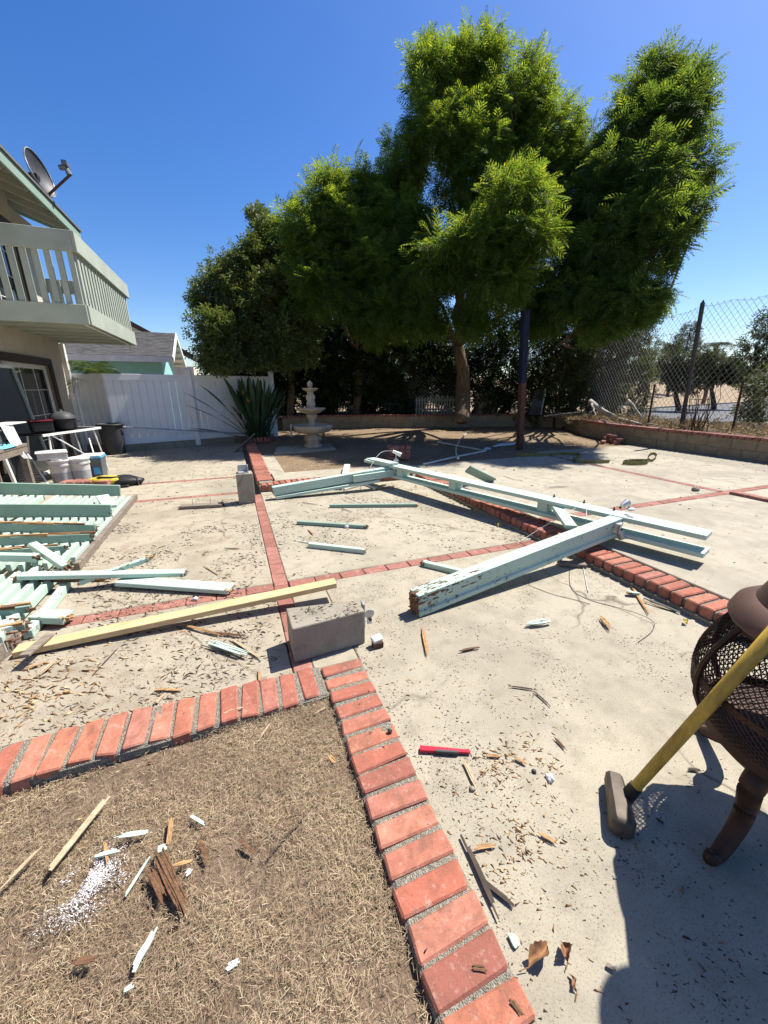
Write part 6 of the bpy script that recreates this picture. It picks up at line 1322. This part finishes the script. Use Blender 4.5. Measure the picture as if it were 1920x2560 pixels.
SS = [ # label, ends in the photo, width, material
 ('long pale splinter lying diagonally on the lawn', (122, 2178), (272, 1992), 0.020, 'pale_wood', 1), ('thin pale splinter at the left edge of the lawn', (0, 2222), (105, 2115), 0.009, 'pale_wood', 1),
 ('thick bundle of rotten brown splinters on the lawn', (395, 2130), (468, 2285), 0.034, 'rot_wood', 4), ('shorter rotten splinters left of the thick bundle', (372, 2168), (412, 2262), 0.022, 'rot_wood', 3),
 ('mint painted chip standing at the head of the rotten bundle', (395, 2128), (418, 2118), 0.022, 'mint', 1), ('mint painted splinter lower on the lawn', (330, 2432), (392, 2318), 0.018, 'mint', 2),
 ('mint painted splinter left of the rotten bundle', (312, 2242), (374, 2142), 0.008, 'mint', 1), ('mint painted chip lying above the white powder', (290, 2092), (372, 2080), 0.014, 'mint', 2),
 ('mint painted chip crossing the white powder edge', (238, 2140), (300, 2125), 0.014, 'mint', 1), ('orange splinter pointing down beside the white powder', (262, 2105), (270, 2160), 0.008, 'split_wood', 1),
 ('orange splinter standing on the lawn right of the mint chip', (430, 2045), (422, 2112), 0.014, 'split_wood', 2), ('brown splinter on the lawn far right of the rotten bundle', (498, 2095), (525, 2165), 0.010, 'rot_wood', 1),
 ('orange splinter below the rotten bundle head', (432, 2165), (482, 2152), 0.010, 'split_wood', 1), ('mint painted stub in the middle of the lawn', (478, 2040), (514, 2062), 0.010, 'mint_clean', 1),
 ('thin twig lying across the right of the lawn', (668, 2145), (775, 2025), 0.006, 'twig', 1), ('dark splinter on the lawn near its middle', (600, 2100), (640, 2135), 0.010, 'rot_wood', 1),
 ('yellow splinter on the lawn by the border corner', (645, 1852), (680, 1802), 0.007, 'pale_wood', 1), ('yellow splinter at the top of the lawn corner', (785, 1785), (820, 1765), 0.007, 'pale_wood', 1),
 ('brown chunk at the lawn edge beside the border', (822, 1890), (840, 1910), 0.016, 'split_wood', 2), ('mint chip low on the lawn', (310, 2478), (335, 2462), 0.010, 'mint', 1),
 ('brown bark piece low on the lawn', (178, 2408), (240, 2398), 0.014, 'rot_wood', 2), ('pale splinter on the brick border at the left', (560, 1782), (608, 1768), 0.009, 'pale_wood', 1),
 ('orange splinter stuck upright behind the border', (650, 1710), (648, 1675), 0.014, 'split_wood', 2), ('brown splinter lying behind the brick border', (388, 1724), (454, 1726), 0.010, 'split_wood', 1),
 ('pale splinter behind the brick border', (392, 1758), (412, 1732), 0.012, 'pale_wood', 1), ('long forked dark twig beside the brick border', (1155, 2088), (1250, 2298), 0.014, 'twig', 1),
 ('short fork of the dark twig', (1205, 2200), (1285, 2265), 0.010, 'twig', 1), ('upright brown splinter below the near pergola post', (1056, 1566), (1070, 1640), 0.022, 'split_wood', 3),
 ('brown bark sliver right of the post end', (1148, 1628), (1198, 1618), 0.014, 'rot_wood', 1), ('dark twig on the concrete in the middle', (1272, 1715), (1345, 1725), 0.008, 'twig', 1),
 ('second dark twig bending off the first one', (1335, 1728), (1378, 1766), 0.008, 'twig', 1), ('brown splinter below the utility knife', (1160, 1905), (1192, 1970), 0.012, 'pale_wood', 1),
 ('split chip right of the utility knife', (1218, 1888), (1250, 1892), 0.012, 'split_wood', 2), ('brown splinter pair right of the knife', (1284, 1892), (1318, 1910), 0.014, 'split_wood', 2),
 ('dark twig right of the splinter pair', (1385, 1842), (1418, 1878), 0.010, 'rot_wood', 2), ('pale broken chunk on the concrete right of the post', (1315, 1562), (1375, 1552), 0.040, 'mint', 2),
 ('split brown wedge on the concrete left of the fire pit', (1500, 1540), (1528, 1576), 0.030, 'split_wood', 4), ('mint block scrap by the foot of the brick step', (1565, 1482), (1598, 1484), 0.036, 'mint', 1),
 ('long orange splinter crossing the mint block scrap', (1572, 1452), (1622, 1536), 0.018, 'split_wood', 2), ('pale splinters lying along the foot of the brick step', (1600, 1500), (1680, 1526), 0.014, 'pale_wood', 3),
 ('thin dark batten along the foot of the brick step', (1610, 1495), (1700, 1532), 0.020, 'dkgrey', 1), ('torn wood bundle left of the concrete block', (505, 1578), (620, 1592), 0.020, 'rot_wood', 4),
 ('torn orange wood beside the bundle', (450, 1560), (560, 1590), 0.020, 'split_wood', 4), ('round mint post scrap left of the concrete block', (512, 1602), (620, 1640), 0.040, 'mint', 3),
 ('thin splinter pointing at the concrete block', (575, 1595), (655, 1648), 0.014, 'pale_wood', 2), ('thin splinter on the patio left of the strip', (508, 1412), (552, 1440), 0.012, 'pale_wood', 2),
 ('splinter on the patio beyond the long boards', (560, 1370), (600, 1372), 0.010, 'twig', 1), ('orange splinters in front of the lumber', (95, 1690), (140, 1650), 0.022, 'pale_wood', 3),
 ('orange chip heap at the left below the lumber', (60, 1672), (120, 1655), 0.020, 'split_wood', 3), ('dark twig on the patio below the lumber', (230, 1690), (295, 1620), 0.006, 'twig', 1),
 ('grey twig on the middle patio', (745, 1352), (790, 1360), 0.010, 'mint', 1), ('bent splinter by the small battens', (770, 1322), (785, 1338), 0.016, 'split_wood', 2),
 ('pale batten splinter by the far batten', (845, 1268), (882, 1280), 0.010, 'old_wood', 1), ('dark twig left of the far batten', (755, 1256), (795, 1262), 0.010, 'twig', 1),
 ('orange board scrap beside the white elbow pipe', (940, 1222), (988, 1216), 0.030, 'split_wood', 1), ('grey twig on the upper patio', (1372, 1218), (1420, 1217), 0.012, 'twig', 1),
 ('brown splinter on a border brick near the bottom', (1180, 2420), (1218, 2425), 0.012, 'rot_wood', 2), ('dark splinter on the lowest border brick', (1275, 2495), (1310, 2545), 0.012, 'rot_wood', 2),
 ('chip on the concrete beside the long twig', (1185, 2120), (1240, 2112), 0.014, 'split_wood', 2), ('dark splinter on the concrete lower middle', (1345, 2080), (1395, 2110), 0.012, 'split_wood', 2),
 ('yellow crumb of wood at the shadow edge', (1515, 2410), (1540, 2425), 0.008, 'old_wood', 1), ('thin dark twig in the fire pit shadow', (1640, 2045), (1660, 2060), 0.008, 'twig', 1),
 ('short dark stick right of the sledgehammer', (1718, 1922), (1752, 1926), 0.010, 'twig', 1)]
for lab, a, b, w_, mt, kd in SS: stick(lab, a, b, w_, mt, z=(0.10+0.012 if (a[1] < 1230 and a[0] > 1200) else (0.035 if 'border' in lab and 'behind' not in lab and 'lawn' not in lab and 'twig' not in lab and 'beside' not in lab else (0.008+w_*0.3 if 'lawn' in lab or 'powder' in lab or 'bundle' in lab and 'block' not in lab else 0.004+w_*0.4))), kinds=kd)
# little hard things
def pebble(name, label, cat, px, s, mat, z=0.0):
    c = G(*px, z); q = MB(); blob(q, c+Vector((0, 0, s[2]*0.5)), s, 6, 9, px[0], 0.75); tag(q.build(name, M[mat], None, 'all'), label, cat)
pebble('foam_scrap', 'white foam scrap on the concrete right of the knife', 'scrap', (1375, 1948), (0.014, 0.017, 0.012), 'white'); pebble('pebble', 'dark pebble left of the white foam scrap', 'pebble', (1335, 1930), (0.009, 0.009, 0.007), 'dkgrey')
pebble('pebble', 'grey pebble touching the brown splinter below the knife', 'pebble', (1180, 1975), (0.011, 0.011, 0.009), 'block'); pebble('pebble', 'dark stone chip lying on a border brick', 'pebble', (975, 1830), (0.012, 0.009, 0.010), 'dkgrey', 0.03)
stick('white crumpled paint chip at the lower right of the lawn', (565, 2420), (600, 2404), 0.014, 'white', 0.004, 'paint_chip', 2, 'paint chips'); stick('white paint chip on the lawn near the mint stub', (464, 2190), (480, 2172), 0.012, 'white', 0.002, 'paint_chip', 1, 'paint chips')
pebble('bottle_top', 'white bottle top by the block on the patio', 'cap', (488, 1500), (0.020, 0.018, 0.016), 'white'); pebble('foam_scrap', 'white scrap under the middle batten', 'scrap', (868, 1320), (0.030, 0.022, 0.022), 'white')
pebble('pebble', 'grey stone on the brick border beside the lawn', 'pebble', (862, 1802), (0.016, 0.012, 0.010), 'dkgrey', 0.0); stick('mint paint chip at the edge of the brick border', (1276, 2335), (1294, 2370), 0.018, 'mint', 0.004, 'paint_chip', 1, 'paint chips')
pebble('stone', 'grey stone on the brick strip of the upper patio', 'stone', (1738, 1227), (0.05, 0.04, 0.035), 'block', UZ)

# fine litter: thousands of dark crumbs, bark bits and wood fibres, too many to count
PR = np.array([(-0.5, -0.4, 0), (0.5, -0.15, 0), (-0.3, 0.5, 0), (0.05, 0.1, 0.6)]); PF = np.array([(0, 1, 3), (1, 2, 3), (2, 0, 3), (0, 2, 1)])
def litter(name, label, n, xr, yr, z, lmin, lmax, wr_, mat, dens=None, cat='litter', ex=4.5):
    P = np.stack([rng.uniform(*xr, n), rng.uniform(*yr, n), np.full(n, z)], 1)
    if dens is not None: P = P[rng.random(n) < dens(P[:, 0], P[:, 1])]
    n = len(P); az = np.where(rng.random(n) < 0.6, rng.normal(-0.5, 0.5, n), rng.uniform(0, 3.14, n)); L = lmin+(lmax-lmin)*rng.random(n)**ex
    X = np.stack([np.cos(az), np.sin(az), rng.normal(0, 0.06, n)], 1); Y = np.stack([-np.sin(az), np.cos(az), np.zeros(n)], 1); Z = np.tile([0, 0, 1.0], (n, 1))
    sc_ = np.stack([L, L*rng.uniform(wr_[0], wr_[1], n), L*rng.uniform(0.15, 0.4, n)], 1)
    return tag(scatter(name, PR, PF, P, nrm(X), Y, Z, sc_, mat), label, cat, kind='stuff')
def nz(x, y, s, o=0): return np.array([mnoise.noise(Vector((a*s, b_*s, o))) for a, b_ in zip(x, y)])
def lm(name, stops):
    k = NT(name); isl = k.n('ShaderNodeNewGeometry').outputs['Random Per Island']; return k.fin(k.ramp(isl, stops), 0.92, 0, 0.1)
M['crumb'] = lm('dark_crumbs', [(0, (0.03, 0.026, 0.02)), (0.6, (0.075, 0.06, 0.045)), (1, (0.14, 0.11, 0.08))])
M['chips'] = lm('wood_chips', [(0, (0.06, 0.035, 0.02)), (0.4, (0.22, 0.12, 0.06)), (0.75, (0.45, 0.30, 0.15)), (1, (0.62, 0.48, 0.28))])
M['dust'] = lm('brown_wood_dust', [(0, (0.15, 0.08, 0.045)), (0.6, (0.28, 0.16, 0.085)), (1, (0.42, 0.27, 0.15))])
M['powder'] = lm('white_flakes', [(0, (0.42, 0.38, 0.37)), (1, (0.78, 0.74, 0.73))])
litter('bark_crumbs', 'fine dark crumbs scattered over the near concrete', 52000, (0.52, 2.7), (0.1, 2.69), 0.0005, 0.003, 0.014, (0.25, 0.6), M['crumb'], lambda x, y: np.clip(0.26+1.1*nz(x, y, 2.2)+0.9*nz(x, y, 7, 1)-0.20*(x-0.6)+0.9*np.exp(-(x-0.52)/0.10)+0.8*np.exp(-(2.7-x)/0.05), 0.03, 1))
litter('bark_crumbs', 'fine dark crumbs scattered over the middle patio', 18000, (0.27, 2.7), (2.82, 5.6), 0.0005, 0.006, 0.04, (0.1, 0.4), M['crumb'], lambda x, y: np.clip(0.25+1.1*nz(x, y, 1.8, 3)+0.7*nz(x, y, 6, 1), 0.02, 1))
litter('bark_crumbs', 'fine dark crumbs and bark on the left patio', 60000, (-2.6, 0.14), (1.75, 5.7), 0.0005, 0.005, 0.045, (0.07, 0.3), M['crumb'], lambda x, y: np.clip(0.50+1.2*nz(x, y, 1.6, 7)+0.8*nz(x, y, 6, 2)-0.14*(y-1.75), 0.02, 1))
litter('wood_chips', 'pale wood chips on the left patio around the lumber', 9000, (-2.2, 0.14), (1.75, 4.6), 0.001, 0.006, 0.05, (0.10, 0.3), M['chips'], lambda x, y: np.clip(0.38+1.2*nz(x, y, 2.0, 11)+0.7*nz(x, y, 7, 3)-0.26*(y-2.0)-0.30*(x+0.8), 0.0, 1))
litter('wood_chips', 'orange wood chips beside the brick border and the knife', 2600, (0.52, 1.35), (0.25, 2.1), 0.001, 0.004, 0.028, (0.15, 0.35), M['chips'], lambda x, y: np.clip(1.0-1.6*np.abs(x-0.75)-0.35+1.4*nz(x, y, 4, 2), 0, 1))
litter('wood_chips', 'orange sawdust streak in front of the far batten', 14000, (0.9, 2.5), (3.7, 5.2), 0.0006, 0.004, 0.03, (0.2, 0.6), M['dust'], lambda x, y: np.exp(-((y-(3.95+0.55*(x-0.95)))/0.15)**2)*np.clip(0.5+1.2*nz(x, y, 4, 5), 0, 1))
ca = G(1300, 2120); cb2 = G(1290, 1900); cc2 = G(120, 1650)
litter('wood_chips', 'drift of broken wood chips beside the dark forked twig', 6000, (ca.x-0.3, ca.x+0.35), (ca.y-0.3, ca.y+0.3), 0.001, 0.006, 0.024, (0.2, 0.45), M['chips'], lambda x, y: np.exp(-(((x-ca.x)/0.12)**2+((y-ca.y)/0.11)**2))*np.clip(0.5+1.2*nz(x, y, 8, 2), 0, 1), ex=1.6)
litter('wood_chips', 'drift of broken wood chips right of the utility knife', 4500, (cb2.x-0.3, cb2.x+0.3), (cb2.y-0.25, cb2.y+0.25), 0.001, 0.006, 0.030, (0.15, 0.4), M['chips'], lambda x, y: np.exp(-(((x-cb2.x)/0.13)**2+((y-cb2.y)/0.09)**2))*np.clip(0.5+1.2*nz(x, y, 8, 4), 0, 1), ex=1.6)
litter('wood_chips', 'heap of torn wood chips in front of the left end of the lumber', 2600, (cc2.x-0.6, cc2.x+0.8), (1.76, 2.4), 0.001, 0.008, 0.06, (0.06, 0.22), M['chips'], lambda x, y: np.exp(-(((x-cc2.x)/0.30)**2+((y-2.1)/0.2)**2)), ex=1.5)
litter('wood_chips', 'wood chips and thatch litter over the dry lawn', 700, (-1.6, 0.28), (0.1, 1.5), -0.012, 0.006, 0.04, (0.1, 0.3), M['chips'])
litter('wood_chips', 'wood crumbs lying on the brick border', 700, (-1.3, 0.51), (0.1, 1.73), 0.034, 0.003, 0.016, (0.2, 0.5), M['crumb'], lambda x, y: ((x > 0.31) | (y > 1.53)).astype(float))
pw = G(225, 2215, -0.01)
litter('paint_flakes', 'white paint powder on the lawn around the splinters', 34000, (pw.x-0.16, pw.x+0.16), (pw.y-0.16, pw.y+0.16), 0.001, 0.005, 0.016, (0.12, 0.4), M['powder'], lambda x, y: np.exp(-(((x-pw.x-0.25*(y-pw.y))/0.06)**2+((y-pw.y)/0.065)**2))*np.clip(0.55+1.3*nz(x, y, 14), 0, 1))
litter('paint_flakes', 'white paint powder behind the brick border left of the block', 2600, (-0.5, 0.14), (1.74, 2.1), 0.001, 0.002, 0.009, (0.4, 0.9), M['powder'], lambda x, y: np.exp(-(((x+0.12)/0.18)**2+((y-1.83)/0.10)**2)))
litter('leaf_litter', 'dry leaf litter over the dirt bed by the fountain', 9000, (0.5, 9.3), (6.4, 13.2), UZ-0.018, 0.015, 0.07, (0.3, 0.7), M['chips'], lambda x, y: ((y < 12.3-0.05*x) & ((y > 6.85) | (x < 2.9))).astype(float)*np.clip(0.5+nz(x, y, 0.8), 0.05, 1))
litter('wood_dust', 'brown rotten wood dust drifted over the left patio', 30000, (-2.0, 0.14), (1.74, 3.4), 0.0003, 0.002, 0.012, (0.4, 0.9), M['dust'], lambda x, y: np.clip(0.35+1.3*nz(x, y, 2.4, 21)+0.7*nz(x, y, 8, 22)-0.35*(y-1.9), 0, 1))
litter('wood_dust', 'dark brown rotten wood dust by the near pergola post end', 5000, (0.55, 1.15), (1.7, 2.2), 0.0003, 0.002, 0.010, (0.4, 0.9), M['dust'], lambda x, y: np.exp(-(((x-0.84)/0.14)**2+((y-1.98)/0.09)**2)))
litter('wood_dust', 'dark crumbs and splinters lying on top of the concrete block', 900, (0.2, 0.57), (1.84, 2.02), 0.2225, 0.003, 0.03, (0.1, 0.4), M['crumb'], lambda x, y: np.clip(0.2+1.6*(x-0.2)+nz(x, y, 9), 0, 1)*(y < 2.035-0.14*(x-0.17)))
litter('wood_dust', 'orange wood dust on the concrete below the knife', 6000, (0.5, 1.0), (0.6, 1.3), 0.0003, 0.002, 0.009, (0.4, 0.9), M['dust'], lambda x, y: np.exp(-(((x-0.66)/0.07)**2+((y-1.0)/0.10)**2)))
litter('leaf_litter', 'sparse bits on the upper patio', 1500, (3.0, 9.2), (-0.5, 6.2), UZ+0.0005, 0.008, 0.05, (0.15, 0.5), M['crumb'])
litter('leaf_litter', 'sparse bits on the far left patio', 1200, (-2.4, 0.1), (5.9, 11), 0.0005, 0.01, 0.06, (0.15, 0.5), M['crumb'])
